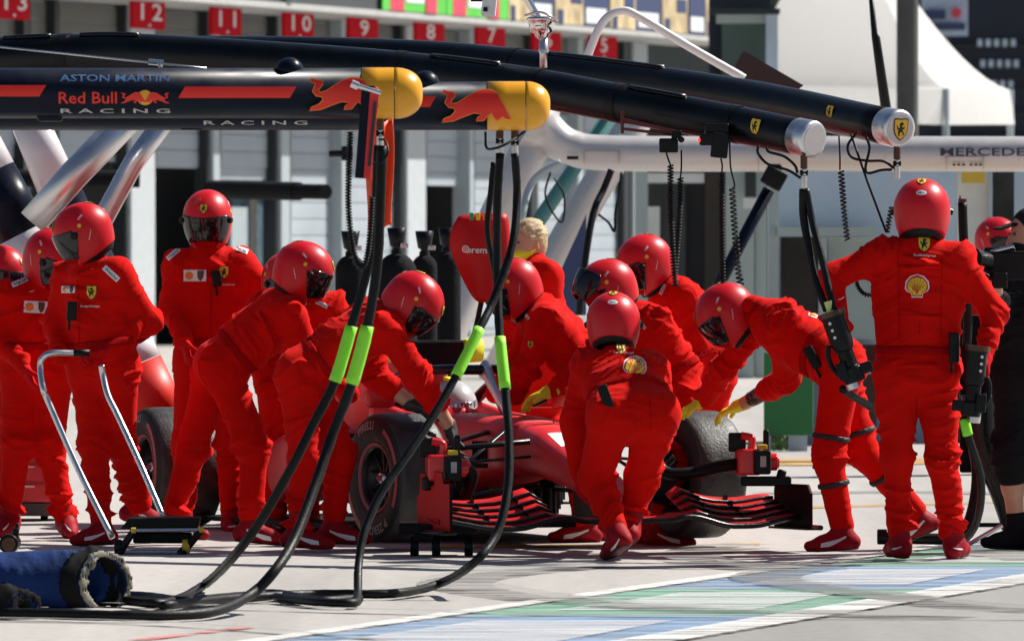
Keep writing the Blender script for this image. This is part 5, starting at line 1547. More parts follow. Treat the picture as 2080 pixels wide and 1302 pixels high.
def add_shoe(person, an, toe, shin_up, m, sole_m, stripe=True, D0=43, name='shoe'):
    an = Vector(an); toe = Vector(toe)
    f = (toe - an)
    up = Vector(shin_up).normalized()
    # sole plane through the toe, heel straight below the ankle
    f = f.normalized()
    L = (toe - an).length
    # foot direction: drop the ankle height
    dn = .088
    base = an - up * dn
    ff = (toe - base); ff = ff.normalized()
    side = ff.cross(up).normalized(); u = side.cross(ff).normalized()
    if u.dot(up) < 0: u = -u
    heel = an - u * .060 - ff * .050
    ball = heel + ff * .155 + u * -.002; tip = heel + ff * .225 - u * .006
    S = SDF(.0065); A = np.array
    S.cone(A(an + up * .075), A(an - u * .03), .050, .050, .03)
    S.cone(A(heel), A(heel + ff * .06 + u * .01), .041, .045, .03)
    S.cone(A(an - u * .03), A(ball + u * .006), .049, .042, .04)
    S.cone(A(ball), A(tip), .044, .032, .03, (A(u), .85))
    h0 = heel - u * .036
    cutp = lambda Q, D: np.maximum(D, -((Q - A(h0)) @ A(u)))
    S.cut(cutp)
    o, V, F = sdf_obj(name, S, m, person)
    hh = lambda: ((np.stack(np.meshgrid(*S.ax, indexing='ij'), -1) - A(h0)) @ A(u))
    H = hh()
    so = np.maximum(S.D - .0035, np.abs(H + .002) - .011)
    V2, N2, F2 = nets(so, S.lo, S.res)
    MW[o.name] = Matrix.Identity(4)
    link('sole', np_mesh('sole', V2, F2), sole_m, o)
    if stripe:
        bv = BVHTree.FromPolygons([tuple(v) for v in V], [tuple(int(i) for i in q) for q in F])
        c = heel + ff * .10 + u * .008
        px = 1040 + c.x / c.y * FPX; py = HOR - (c.z - CAM_H) / c.y * FPX
        ang = math.atan2(ff.z, ff.x)
        wlen = .13 * max(.35, math.hypot(ff.x, ff.z))
        pj = art('swoosh', wlen)
        if ff.x < 0:
            ang = math.atan2(-ff.z, -ff.x)
            pj = [([(-x, y) for x, y in pl][::-1], k) for pl, k in pj]
        project_art('stripe', pj, view_projector(bv, px, py, c.y, ang), o, M, .012)
    return o

# ---------------------------------------------------------------- people
def ortho(a):
    a = a / np.linalg.norm(a)
    t = np.array((0, 0, 1.)) if abs(a[2]) < .8 else np.array((0, 1., 0))
    u = np.cross(a, t); u /= np.linalg.norm(u)
    return a, u, np.cross(a, u)

def fold_disp(prims, V, seed, gain=1.0):
    """cloth creases: ridges running round each limb, strongest at the joints"""
    num = np.zeros(len(V)); den = np.full(len(V), 1e-9)
    for pi, p in enumerate(prims):
        if p[0] != 'c': continue
        _, a, b, ra, rb, k, flat, fold = p
        d = SDF.dist(p, V)
        w = np.exp(-np.maximum(d, -.03) / .018)
        m = w > 1e-3
        if not m.any(): continue
        Q = V[m]; L = np.linalg.norm(b - a)
        e, u, v = ortho(b - a)
        pa = Q - a; s = pa @ e; t = np.clip(s / L, 0, 1)
        q = np.stack([s * 17 + vnoise(np.stack([s * 5, (pa @ u) * 6, (pa @ v) * 6], -1) + pi * 7.3, seed) * 1.1 + (pa @ u) * 5 * (1 if pi % 2 else -1), (pa @ u) * 3.6, (pa @ v) * 3.6], -1) + pi * 3.7
        n = vnoise(q, seed + pi)
        rdg = 1.35 * np.exp(-np.abs(n) * 4.2) - .32
        n2 = 1.3 * np.exp(-np.abs(vnoise(q * np.array((1.8, 1.5, 1.5)) + 9.1, seed + 50 + pi)) * 4) - .4
        amp = fold * (.38 + .62 * np.maximum(np.exp(-((1 - t) / .24) ** 2), np.exp(-(t / .2) ** 2)))
        msk = np.clip(.62 + 1.5 * vnoise(Q * 5.5 + pi, seed + 90), .12, 1.5)
        dsp = 3.1 * msk * amp * (.95 * rdg + .35 * n2 - .15)
        num[m] += w[m] * dsp; den[m] += w[m]
    return num / den * gain

PEOPLE = []
M['tattoo'] = paint_mat('tattoo_ink', (.03, .03, .035), .47, 38.0, (1, 1, 1), .6)
def person(label, D, J, head, suit='suit', glove='glove_red', shoe='shoe_red', sole='sole', build=1.0, helmet=True, visor='dark', belt=True, cuff=None,
           seed=1, patches=(), hands=None, cap=False, bare=(), shoes=True, group=None, straps=(), res=.0088, shorts=False, hs=1.0):
    Q = {k: P(v[0], v[1], D + v[2]) for k, v in J.items()}
    feet = [Q[k] for k in ('ana', 'anb') if k in Q]
    gx = sum(f.x for f in feet) / len(feet); gy = sum(f.y for f in feet) / len(feet)
    r = root('person', label, 'person', (gx, gy, 0), group=group)
    A = lambda k: np.array(Q[k])
    S = SDF(res); B = build
    sha, shb, hia, hib = A('sha'), A('shb'), A('hia'), A('hib')
    pel = (hia + hib) / 2; chest = (sha + shb) / 2
    spine = chest - pel
    up = spine / np.linalg.norm(spine)
    acr = (shb - sha) / np.linalg.norm(shb - sha)
    fw = np.cross(acr, up); fw /= np.linalg.norm(fw)
    mid = pel * .5 + chest * .5
    # trunk: pelvis, waist, ribcage, shoulder yoke, collar
    S.cone(hia, hib, .115 * B, .115 * B, .06, fold=.006)
    S.cone(pel + up * .02, mid, .132 * B, .135 * B, .06, fold=.009)
    S.cone(mid, chest - up * .05, .140 * B, .135 * B, .06, fold=.007)
    S.cone(hia + up * .03, sha - up * .08 - acr * -.035, .095 * B, .095 * B, .07, fold=.009)
    S.cone(hib + up * .03, shb - up * .08 - acr * .035, .095 * B, .095 * B, .07, fold=.009)
    S.cone(sha, shb, .083 * B, .083 * B, .07, fold=.010)
    if 'neck' in Q: nk = A('neck')
    else: nk = chest + up * .07
    S.cone(chest, nk, .085, .068, .06, fold=.003)
    # limbs
    for s in 'ab':
        sh, el, wr = A('sh' + s), A('el' + s), A('wr' + s)
        S.cone(sh, el, .080 * B, .065 * B, .05, fold=.012)
        ext = .84 if s in bare else 1.0
        if s in bare: S.cone(el, el + (wr - el) * .42, .065 * B, .064, .04, fold=.008)
        else: S.cone(el, el + (wr - el) * .97, .065 * B, .047, .04, fold=.010)
        hi, kn, an = A('hi' + s), A('kn' + s), A('an' + s)
        S.cone(hi, kn, .108 * B, .080 * B, .05, fold=.011)
        if shorts: S.cone(kn, kn + (an - kn) * .22, .088 * B, .084 * B, .05, fold=.006)
        else: S.cone(kn, an + (kn - an) / np.linalg.norm(kn - an) * .045, .077 * B, .063, .05, fold=.012)
    lo, Dg = S.grid()
    V, N, F = nets(Dg, lo, res)
    V = V + N * fold_disp(S.pr, V, seed)[:, None]
    body = link('suit', np_mesh('suit', V, F), M[suit], r)
    bvh = BVHTree.FromPolygons([tuple(v) for v in V], [tuple(int(i) for i in f) for f in F])
    Qg = None
    def band(c, n, hw, grow, m, name, lim=None):
        nonlocal Qg
        if Qg is None: Qg = np.stack(np.meshgrid(*S.ax, indexing='ij'), -1)
        h = (Qg - c) @ n
        d = np.maximum(np.maximum(Dg - grow, -(Dg + .012)), np.abs(h) - hw)
        if lim is not None: d = np.maximum(d, np.linalg.norm(Qg - c, axis=-1) - lim)
        Vb, Nb, Fb = nets(d, lo, res)
        if len(Fb) == 0: return
        return link(name, np_mesh(name, Vb, Fb), m, body)
    if belt:
        band(pel + up * .125, up, .022, .007, M['suit_dark'] if suit == 'suit' else M['black'], 'belt', .27)
    for (a, b, t) in straps:
        pa, pb = A(a), A(b); nn = (pb - pa) / np.linalg.norm(pb - pa)
        band(pa + (pb - pa) * t, nn, .014, .012, M['black'], 'strap', .13)
    # head
    hx, hy, hdz, yaw, pit = head[:5]
    hc = P(hx, hy, D + hdz)
    R4 = Matrix.Rotation(math.radians(yaw), 4, 'Z') @ Matrix.Rotation(math.radians(pit), 4, 'X') @ Matrix.Rotation(math.radians(head[5] if len(head) > 5 else 0), 4, 'Y')
    if helmet:
        add_helmet(r, Matrix.Translation(hc) @ R4 @ Matrix.Scale(hs, 4), visor)
        nS = SDF(.009); nS.cone(nk - up * .03, np.array(hc + R4.to_3x3() @ Vector((0, .02, -.08))), .068, .070, .03)
        sdf_obj('neck', nS, M['suit_dark'] if suit == 'suit' else M['black_cloth'], r)
    else:
        add_bare_head(r, hc, R4, nk, cap)
    # hands
    H = hands or {}
    for s in 'ab':
        el, wr = Q['el' + s], Q['wr' + s]
        fd = (wr - el).normalized()
        o = H.get(s, {})
        if o.get('skip'): continue
        if s in bare:
            tat = label.endswith('tattooed forearm')
            aS = SDF(.008); aS.cone(np.array(el + (wr - el) * .30), np.array(wr), .046, .034, .02); 
            fo = sdf_obj('forearm', aS, M['skin'], r)[0]
            if tat:
                V_, F_ = tube([el + (wr - el) * .42, el + (wr - el) * .80], [.0455, .0415], 24, False); mk('tattoo', V_, F_, M['tattoo'], fo)
        gm = o.get('mat', glove)
        tgt = o.get('dir'); fdir = Vector(tgt) if tgt else fd
        add_hand(r, wr + fdir.normalized() * .02, fdir, o.get('palm', (0, .3, -1)), M[gm], o.get('curl', .55), o.get('thumb', 1 if s == 'a' else -1), 'glove' if gm != 'skin' else 'hand', 1.06)
    if shorts:
        for s in 'ab':
            cS = SDF(.009); k_, a_ = A('kn' + s), A('an' + s)
            cS.cone(k_ + (a_ - k_) * .1, k_ + (a_ - k_) * .4, .054, .058, .03); cS.cone(k_ + (a_ - k_) * .4, a_, .056, .038, .03)
            sdf_obj('calf', cS, M['skin'], r)
    # shoes
    if shoes:
        for s in 'ab':
            if ('toe' + s) in Q:
                add_shoe(r, Q['an' + s], Q['toe' + s], (Q['kn' + s] - Q['an' + s]), M[shoe], M[sole], shoe == 'shoe_red', D)
    # prints
    MW[body.name] = Matrix.Identity(4)
    for pt in patches:
        kind, px, py, w = pt[:4]; ang = math.radians(pt[4]) if len(pt) > 4 else 0
        txt = pt[5] if len(pt) > 5 else None
        nm = {'shield': 'emblem', 'shell': 'emblem', 'tag': 'sponsor_patch', 'patches': 'sponsor_patch', 'text': 'lettering', 'cat': 'stripe', 'dot': 'emblem', 'seam': 'seam'}[kind]
        project_art(nm, art(kind, w, txt), view_projector(bvh, px, py, D, ang), body, M, .016)
    L = {k: (Q[a] - Q[b]).length for k, a, b in (('ua_a', 'sha', 'ela'), ('fa_a', 'ela', 'wra'), ('ua_b', 'shb', 'elb'), ('fa_b', 'elb', 'wrb'), ('th_a', 'hia', 'kna'), ('sn_a', 'kna', 'ana'), ('th_b', 'hib', 'knb'), ('sn_b', 'knb', 'anb'), ('shw', 'sha', 'shb'), ('hipw', 'hia', 'hib'))}
    L['spine'] = float(np.linalg.norm(spine)); L['neckhead'] = (hc - Vector(chest)).length
    print('BONES', label[:34], ' '.join(f'{k}={v:.2f}' for k, v in L.items()), 'foot', round(Q['ana'].z, 2), round(Q['anb'].z, 2))
    PEOPLE.append((r, Q, bvh, body))
    return r, Q, bvh, body

def add_bare_head(r, hc, R4, nk, cap=False):
    R3 = R4.to_3x3()
    S = SDF(.007); q = lambda x, y, z: np.array(hc + R3 @ Vector((x, y, z)))
    Rm = np.array(R3)
    S.ell(q(0, .01, .02), (.078, .098, .105), Rm, .03); S.ell(q(0, -.035, -.06), (.055, .065, .065), Rm, .04)
    S.cone(q(0, -.095, -.005), q(0, -.108, -.035), .012, .016, .02)
    for s in (-1, 1): S.cone(q(s * .078, .01, .01), q(s * .080, .012, -.03), .014, .012, .012)
    S.cone(q(0, .02, -.06), nk, .055, .06, .03)
    sdf_obj('head', S, M['skin'], r)
    E = MB()
    for s in (-1, 1):
        V, F = lathe([(-.006, .001), (-.003, .006), (.003, .006), (.006, .001)], 8)
        E.add([Vector(v) * 1.3 + Vector(q(s * .03, -.088, .012)) for v in V], F)
    E.build('eyes', M['brown'], r)['kind'] = 'stuff'
    S = SDF(.007)
    S.ell(q(0, .022, .045), (.088, .104, .100), Rm, .03); S.ell(q(0, .05, -.01), (.082, .08, .10), Rm, .03)
    for i in range(60 if not cap else 0):
        a = random.uniform(-2.6, 2.6); b = random.uniform(-.2, 1.3)
        S.ell(q(.086 * math.sin(a) * math.cos(b), .03 + .097 * math.cos(a) * math.cos(b), .04 + .097 * math.sin(b)), (.012, .022, .010), Rm, .008)
    S.cut(lambda Qq, Dg: np.maximum(Dg, -(((Qq - q(0, -.045, .05)) @ np.array(R3 @ Vector((0, 1, .45)).normalized())))))
    if cap: S.cone(q(0, -.09, .060), q(0, -.155, .045), .045, .04, .02, (np.array(R3 @ Vector((0, 0, 1))), .25))
    sdf_obj('cap' if cap else 'hair', S, M['cap_black'] if cap else M['hair'], r)
    S = SDF(.007); S.ell(q(0, -.045, -.062), (.066, .072, .052), Rm, .02)
    S.cone(q(-.06, -.02, -.05), q(-.08, .02, -.02), .012, .008, .02); S.cone(q(.06, -.02, -.05), q(.08, .02, -.02), .012, .008, .02)
    sdf_obj('face_mask', S, M['cap_black'] if cap else M['glove_yellow'], r)

RED_CREW = 'pit crew in red overalls and helmets'
def crew():
    # the man standing on the right with his back turned
    person('tall man in red overalls standing with back turned, wheel guns in hands', 42.7, dict(
        sha=(1792, 518, 0), shb=(1945, 526, 0), ela=(1688, 566, -.02), wra=(1710, 686, -.14), elb=(2020, 634, -.02), wrb=(2003, 715, -.14),
        hia=(1822, 762, 0), hib=(1902, 762, 0), kna=(1822, 928, -.03), knb=(1915, 932, -.03), ana=(1828, 1093, 0), anb=(1938, 1095, 0),
        toea=(1802, 1124, .20), toeb=(1962, 1124, .18), neck=(1872, 486, .0)), (1873, 424, .03, 176, 4), group=RED_CREW, seed=3, build=1.0, hs=1.04,
        patches=[('seam', 1826, 600, .46, 91), ('seam', 1912, 600, .46, 89), ('seam', 1866, 640, .20, 0), ('seam', 1866, 540, .20, 0), ('seam', 1868, 668, .07, 90), ('seam', 1862, 830, .12, 90), ('cat', 1708, 607, .035, 10), ('shield', 1877, 496, .062), ('text', 1878, 519, .11, -2, 'ScuderiaFerrari'), ('shell', 1863, 584, .108)],
        hands={'a': dict(dir=(.05, -.1, -1), palm=(.9, -.2, 0), curl=1.0, thumb=1), 'b': dict(dir=(-.05, -.25, -1), palm=(-.9, -.2, 0), curl=1.0, thumb=-1)})
    # crouching in front of the nose
    person('man in red overalls crouching in front of the car nose, seen from behind', 42.7, dict(
        sha=(1194, 752, .34), shb=(1324, 752, .36), ela=(1166, 856, .32), wra=(1176, 958, .42), elb=(1348, 835, .50), wrb=(1300, 920, .60),
        hia=(1244, 842, 0), hib=(1332, 842, .02), kna=(1208, 972, .24), knb=(1304, 968, .24), ana=(1256, 1080, .0), anb=(1280, 1068, .2),
        toea=(1232, 1130, .12), toeb=(1250, 1122, .34), neck=(1250, 706, .42)), (1246, 652, .47, 178, 12), group=RED_CREW, seed=5, build=1.03,
        patches=[('seam', 1282, 775, .10, 86), ('seam', 1321, 842, .16, 93), ('seam', 1262, 728, .05, 88), ('shell', 1289, 748, .105, -8), ('shield', 1262, 706, .05), ('text', 1266, 716, .10, -2, 'ScuderiaFerrari')],
        hands={'a': dict(dir=(.1, .3, -1), palm=(.8, .4, 0))})
    # bending over the right-hand front wheel
    person('man in red overalls bending over the right front wheel, tattooed forearm', 43.6, dict(
        sha=(1548, 648, .36), shb=(1592, 662, .04), ela=(1474, 746, .58), wra=(1432, 812, .86), elb=(1600, 770, .36), wrb=(1510, 820, .80),
        hia=(1700, 738, .10), hib=(1712, 742, -.10), kna=(1752, 918, .12), knb=(1682, 925, -.10), ana=(1868, 1048, .22), anb=(1712, 1078, -.08),
        toea=(1812, 1108, .20), toeb=(1664, 1116, -.10), neck=(1532, 626, .20)), (1468, 636, .28, -88, 38), group=RED_CREW, seed=7,
        patches=[('shell', 1655, 628, .09, -18)], bare=('b',), straps=(('hib', 'knb', .80), ('knb', 'anb', .38), ('hia', 'kna', .78), ('kna', 'ana', .35)),
        hands={'a': dict(mat='glove_yellow', dir=(-.85, .25, -.45), palm=(-.3, .1, -1), curl=.35), 'b': dict(mat='glove_yellow', dir=(-.85, .30, -.35), palm=(-.2, .2, -1), curl=.45)})
    # bending over the left-hand front wheel
    person('man in red overalls bending over the left front wheel, bare forearms', 44.0, dict(
        sha=(752, 642, .16), shb=(782, 668, -.16), ela=(762, 765, .10), wra=(838, 822, .05), elb=(848, 762, -.10), wrb=(914, 868, .02),
        hia=(618, 758, .10), hib=(604, 764, -.10), kna=(690, 925, .08), knb=(618, 932, -.12), ana=(676, 1066, .06), anb=(604, 1074, -.12),
        toea=(736, 1102, .04), toeb=(660, 1112, -.16), neck=(800, 640, .0)), (846, 614, -.02, 78, 46), group=RED_CREW, seed=9, build=1.0,
        patches=[('shell', 672, 628, .10, 14)], bare=('a', 'b'),
        hands={'a': dict(mat='glove_black', dir=(.9, -.2, -.35), palm=(0, -.2, -1), curl=.3), 'b': dict(mat='glove_black', dir=(.25, -.1, -1), palm=(.9, 0, .1), curl=.4)})
    # bending further left
    person('man in red overalls stooping to the right beside the rear wheel, black visor down', 44.8, dict(
        sha=(562, 622, .16), shb=(588, 640, -.16), ela=(628, 728, .22), wra=(700, 790, .2), elb=(640, 742, -.10), wrb=(712, 800, .0),
        hia=(440, 742, .10), hib=(448, 746, -.10), kna=(392, 908, .10), knb=(516, 912, -.10), ana=(352, 1050, .12), anb=(508, 1064, -.10),
        toea=(425, 1096, .10), toeb=(566, 1104, -.12), neck=(592, 596, .0)), (622, 548, -.02, 82, 20), group=RED_CREW, seed=11, build=1.0,
        patches=[('shell', 462, 628, .085, 28)], hands={'a': dict(skip=True), 'b': dict(skip=True)})
    # facing the camera behind
    person('man in red overalls facing the camera behind the rear wheel', 47.1, dict(
        sha=(362, 538, 0), shb=(488, 536, 0), ela=(348, 632, -.05), wra=(376, 690, -.24), elb=(552, 602, -.04), wrb=(590, 690, -.14),
        hia=(394, 740, 0), hib=(462, 740, 0), kna=(380, 900, -.02), knb=(468, 900, .0), ana=(372, 1050, .0), anb=(470, 1050, .0),
        toea=(365, 1082, -.2), toeb=(475, 1082, -.2), neck=(421, 500, 0)), (421, 440, -.03, -6, 12), group=RED_CREW, seed=13,
        patches=[('seam', 428, 640, .34, 90), ('tag', 352, 516, .085, 40, 'Weichai'), ('tag', 488, 506, .09, -22, 'Weichai'), ('patches', 396, 560, .125), ('shield', 455, 553, .052), ('text', 460, 578, .09, 0, 'ScuderiaFerrari')],
        hands={'a': dict(dir=(.1, -.5, -.9), palm=(1, 0, -.2), curl=.9), 'b': dict(skip=True)})
    # left foreground, turned left
    person('man in red overalls in profile on the left, hand on steel handle', 44.7, dict(
        sha=(140, 560, .14), shb=(238, 556, -.10), ela=(112, 655, .14), wra=(122, 722, -.02), elb=(302, 655, -.06), wrb=(222, 712, -.20),
        hia=(180, 748, .07), hib=(240, 748, -.06), kna=(192, 905, .0), knb=(246, 905, .10), ana=(206, 1068, -.06), anb=(282, 1026, .34),
        toea=(172, 1104, -.14), toeb=(318, 1058, .44), neck=(178, 520, .02)), (163, 470, .0, -82, 20), group=RED_CREW, seed=15, build=.98,
        patches=[('seam', 160, 640, .36, 91), ('tag', 226, 556, .10, -42, 'Weichai'), ('shield', 186, 594, .056), ('text', 183, 622, .10, 0, 'ScuderiaFerrari'), ('patches', 139, 588, .07, 0)],
        hands={'b': dict(dir=(-.9, -.2, -.15), palm=(0, -.2, -1), curl=.9), 'a': dict(skip=True)})
    # behind him
    person('man in red overalls half hidden by the man in profile on the left', 45.6, dict(
        sha=(22, 600, -.06), shb=(132, 606, .10), ela=(-2, 690, -.10), wra=(46, 742, -.24), elb=(150, 690, .10), wrb=(130, 740, -.05),
        hia=(42, 752, 0), hib=(108, 752, .02), kna=(34, 905, -.02), knb=(100, 908, .02), ana=(18, 1048, 0), anb=(132, 1050, 0),
        toea=(0, 1090, -.16), toeb=(146, 1092, -.18), neck=(86, 568, .0)), (108, 522, -.03, 52, 24), group=RED_CREW, seed=17,
        patches=[('tag', 40, 573, .09, 24, 'Weichai'), ('patches', 72, 624, .125, -3), ('cat', 64, 592, .03)],
        hands={'a': dict(dir=(.5, -.3, -1), palm=(.6, .1, .2), curl=.5), 'b': dict(skip=True)})
    person('man at the far left edge, only red helmet and shoulder showing', 47.0, dict(
        sha=(-70, 620, 0), shb=(38, 620, 0), ela=(-90, 700, 0), wra=(-60, 770, -.1), elb=(60, 700, .05), wrb=(40, 770, -.05),
        hia=(-45, 760, 0), hib=(20, 760, 0), kna=(-45, 905, 0), knb=(20, 905, 0), ana=(-45, 1045, 0), anb=(20, 1045, 0), toea=(-50, 1080, -.18), toeb=(25, 1080, -.18)),
        (4, 552, 0, 60, 10), group=RED_CREW, seed=19, hands={'a': dict(skip=True), 'b': dict(skip=True)}, res=.012)
    person('red crew man mostly hidden behind the stooping man', 46.6, dict(
        sha=(534, 628, .05), shb=(668, 622, 0), ela=(520, 720, 0), wra=(540, 790, -.1), elb=(700, 705, .0), wrb=(690, 790, -.1),
        hia=(560, 765, .1), hib=(630, 765, .1), kna=(560, 910, .02), knb=(630, 910, .02), ana=(560, 1050, .1), anb=(630, 1050, .1), toea=(570, 1085, -.1), toeb=(640, 1085, -.1)),
        (584, 568, 0, 20, 16), group=RED_CREW, seed=21, patches=[('tag', 654, 618, .07, -25, 'Weichai')], hands={'a': dict(skip=True), 'b': dict(skip=True)}, res=.012)
    # right of the cockpit
    person('man in red overalls leaning left over the cockpit behind the hoses', 45.4, dict(
        sha=(1092, 632, .16), shb=(1108, 652, -.16), ela=(1052, 740, .2), wra=(1010, 790, .2), elb=(1068, 752, -.16), wrb=(1050, 800, -.10),
        hia=(1218, 768, .10), hib=(1212, 772, -.10), kna=(1178, 922, .08), knb=(1168, 926, -.12), ana=(1208, 1062, .1), anb=(1190, 1064, -.10),
        toea=(1140, 1098, .1), toeb=(1122, 1098, -.12), neck=(1078, 616, .0)), (1034, 582, -.02, -84, 26), group=RED_CREW, seed=23, build=1.0,
        patches=[('tag', 1068, 640, .055, -52, 'Weichai'), ('shield', 1078, 700, .03)], hands={'a': dict(skip=True), 'b': dict(skip=True)})
    person('man in red overalls leaning left by the nose, visor flipped up, yellow gloves', 45.0, dict(
        sha=(1272, 648, .16), shb=(1334, 664, -.14), ela=(1196, 730, .16), wra=(1122, 792, .10), elb=(1392, 745, -.10), wrb=(1392, 812, -.22),
        hia=(1372, 800, .10), hib=(1378, 804, -.10), kna=(1340, 935, .0), knb=(1372, 930, -.2), ana=(1318, 1072, .05), anb=(1340, 1072, -.10),
        toea=(1372, 1108, .02), toeb=(1388, 1108, -.14), neck=(1268, 630, .0)), (1228, 584, -.02, -78, 22), group=RED_CREW, seed=25, build=1.04, visor='up',
        patches=[('tag', 1305, 660, .05, -50, 'Weichai')],
        hands={'a': dict(mat='glove_yellow', dir=(-.9, .0, -.4), palm=(-.2, -.3, -1), curl=.4), 'b': dict(mat='glove_yellow', dir=(.1, -.1, -1), palm=(-.8, -.2, -.2), curl=.5)})
    person('man in red overalls behind the nose, highest helmet of the middle group', 46.6, dict(
        sha=(1352, 598, .16), shb=(1392, 606, -.12), ela=(1340, 700, .1), wra=(1310, 770, -.05), elb=(1420, 700, -.14), wrb=(1400, 780, -.25),
        hia=(1420, 765, .10), hib=(1450, 768, -.08), kna=(1400, 905, .0), knb=(1440, 905, -.05), ana=(1410, 1050, .1), anb=(1450, 1052, .0),
        toea=(1370, 1085, 0), toeb=(1410, 1085, -.1), neck=(1345, 578, .0)), (1304, 532, -.02, -72, 22), group=RED_CREW, seed=27, build=1.0,
        patches=[('tag', 1346, 588, .06, 66, 'Weichai')], hands={'a': dict(skip=True), 'b': dict(skip=True)})
    # people further back
    person('fair haired man in red with a yellow face mask behind the leaf shaped board', 50.0, dict(
        sha=(1052, 556, .05), shb=(1110, 560, -.1), ela=(1042, 650, 0), wra=(1030, 720, -.1), elb=(1128, 655, 0), wrb=(1110, 730, -.1),
        hia=(1060, 740, 0), hib=(1118, 740, 0), kna=(1060, 880, 0), knb=(1115, 880, 0), ana=(1060, 1010, 0), anb=(1115, 1010, 0), toea=(1050, 1035, -.1), toeb=(1105, 1035, -.1), neck=(1084, 528, 0)),
        (1070, 494, -.02, -52, 6), group=RED_CREW, helmet=False, seed=29, hands={'a': dict(skip=True), 'b': dict(skip=True)}, res=.012)
    person('cameraman in black cut off by the right edge, camera on shoulder', 43.8, dict(
        sha=(2040, 548, -.1), shb=(2130, 545, .1), ela=(2020, 640, -.2), wra=(2022, 570, -.42), elb=(2160, 650, 0), wrb=(2120, 580, -.3),
        hia=(2062, 770, 0), hib=(2128, 770, 0), kna=(2052, 925, -.02), knb=(2130, 925, 0), ana=(2066, 1078, .0), anb=(2130, 1076, .0), toea=(2016, 1110, -.06), toeb=(2100, 1108, -.15), neck=(2090, 520, 0)),
        (2088, 478, 0, -70, 4), suit='black_cloth', glove='skin', shoe='black_cloth', sole='black', seed=31, build=1.08, cap=True, shorts=True, bare=('a',), belt=False, helmet=False,
        hands={'a': dict(curl=.7, dir=(-.1, -.4, .9)), 'b': dict(skip=True)})
    s = FPX / 58.0
    q = lambda dx, z, dz=0: (2028 + dx * s, HOR - (z - CAM_H) * s, dz)
    person('man in red overalls far behind the cameraman on the right', 58.0, dict(sha=q(-.18, 1.38), shb=q(.18, 1.38), ela=q(-.27, 1.1, .02), wra=q(-.2, .9, -.1), elb=q(.25, 1.1, .02), wrb=q(.2, .9, -.1), hia=q(-.1, .9), hib=q(.1, .9),
           kna=q(-.11, .5), knb=q(.11, .5), ana=q(-.12, .09), anb=q(.12, .09), toea=q(-.13, .03, -.2), toeb=q(.13, .03, -.2)), (2028, HOR - (1.60 - CAM_H) * s, -.02, 50, 6), seed=50, res=.016, group=RED_CREW, hands={'a': dict(skip=True), 'b': dict(skip=True)})
crew()
# ---------------------------------------------------------------- equipment among the crew
# wheeled jack with a bent steel handle on the left
jk = root('wheeled_jack', 'wheeled jack with bent steel handle and yellow wheel on the left', 'jack', tuple(G(310, 1130)))
JD = 43.75
def jt(nm, pts, r, m, sub=8, n=14):
    W = [P(*q) for q in pts]; W = catmull(W, sub) if sub > 1 else W
    V, F = tube(W, r, n); return mk(nm, V, F, m, jk)
jt('handle', [(178, 717, 44.15), (150, 717, 44.15), (106, 717, 44.1), (86, 728, 44.1), (82, 748, 44.1), (88, 790, 44.05), (100, 820, 44.05), (160, 955, 43.95), (228, 1092, 43.8)], .0165, M['steel'])
jt('handle', [(206, 742, 44.35), (210, 765, 44.35), (220, 805, 44.3), (242, 850, 44.25), (288, 950, 44.1), (332, 1052, 43.95)], .0165, M['steel'])
jt('grip', [(150, 717, 44.15), (182, 717, 44.15)], .0185, M['rubber'], 1)
mb = MB(); mb.prism([(-.19, .0), (-.145, .055), (.215, .055), (.205, .0)], .30, P2M(322, 1072, JD)); mb.build('tray', M['carbon_dull'], jk, bevel=.006)
mb = MB(); mb.box(P(330, 1092, JD - .02), (.30, .10, .055)); mb.build('ram_block', M['carbon_dull'], jk, bevel=.01)
mb = MB(); mb.cyl(P(268, 1077, JD - .17), P(412, 1076, JD - .17), .010, 12); mb.build('cross_tube', M['steel'], jk)
for x0, y0, x1, y1 in ((272, 1077, 240, 1124), (410, 1076, 366, 1126)):
    mb = MB(); mb.tube([P(x0, y0, JD - .17), P(x1, y1, JD - .16)], [.017, .024], 12); mb.build('arm', M['plastic'], jk)
    mb = MB(); mb.cyl(P(x0 - 6, y0, JD - .18), P(x0 + 4, y0, JD - .18), .015, 14); mb.build('end_knob', M['tape_yellow'], jk, bevel=.003)
mb = MB(); mb.cyl(P(240, 1121, JD - .15), P(372, 1121, JD - .15), .011, 12); mb.build('axle', M['steel'], jk)
for px, mm in ((378, 'tape_yellow'), (240, 'rubber')):
    c = P(px, 1119, JD - .15); mb = MB(); mb.cyl((c.x - .02, c.y, .040), (c.x + .02, c.y, .040), .038, 22); mb.build('wheel', M[mm], jk, bevel=.008)

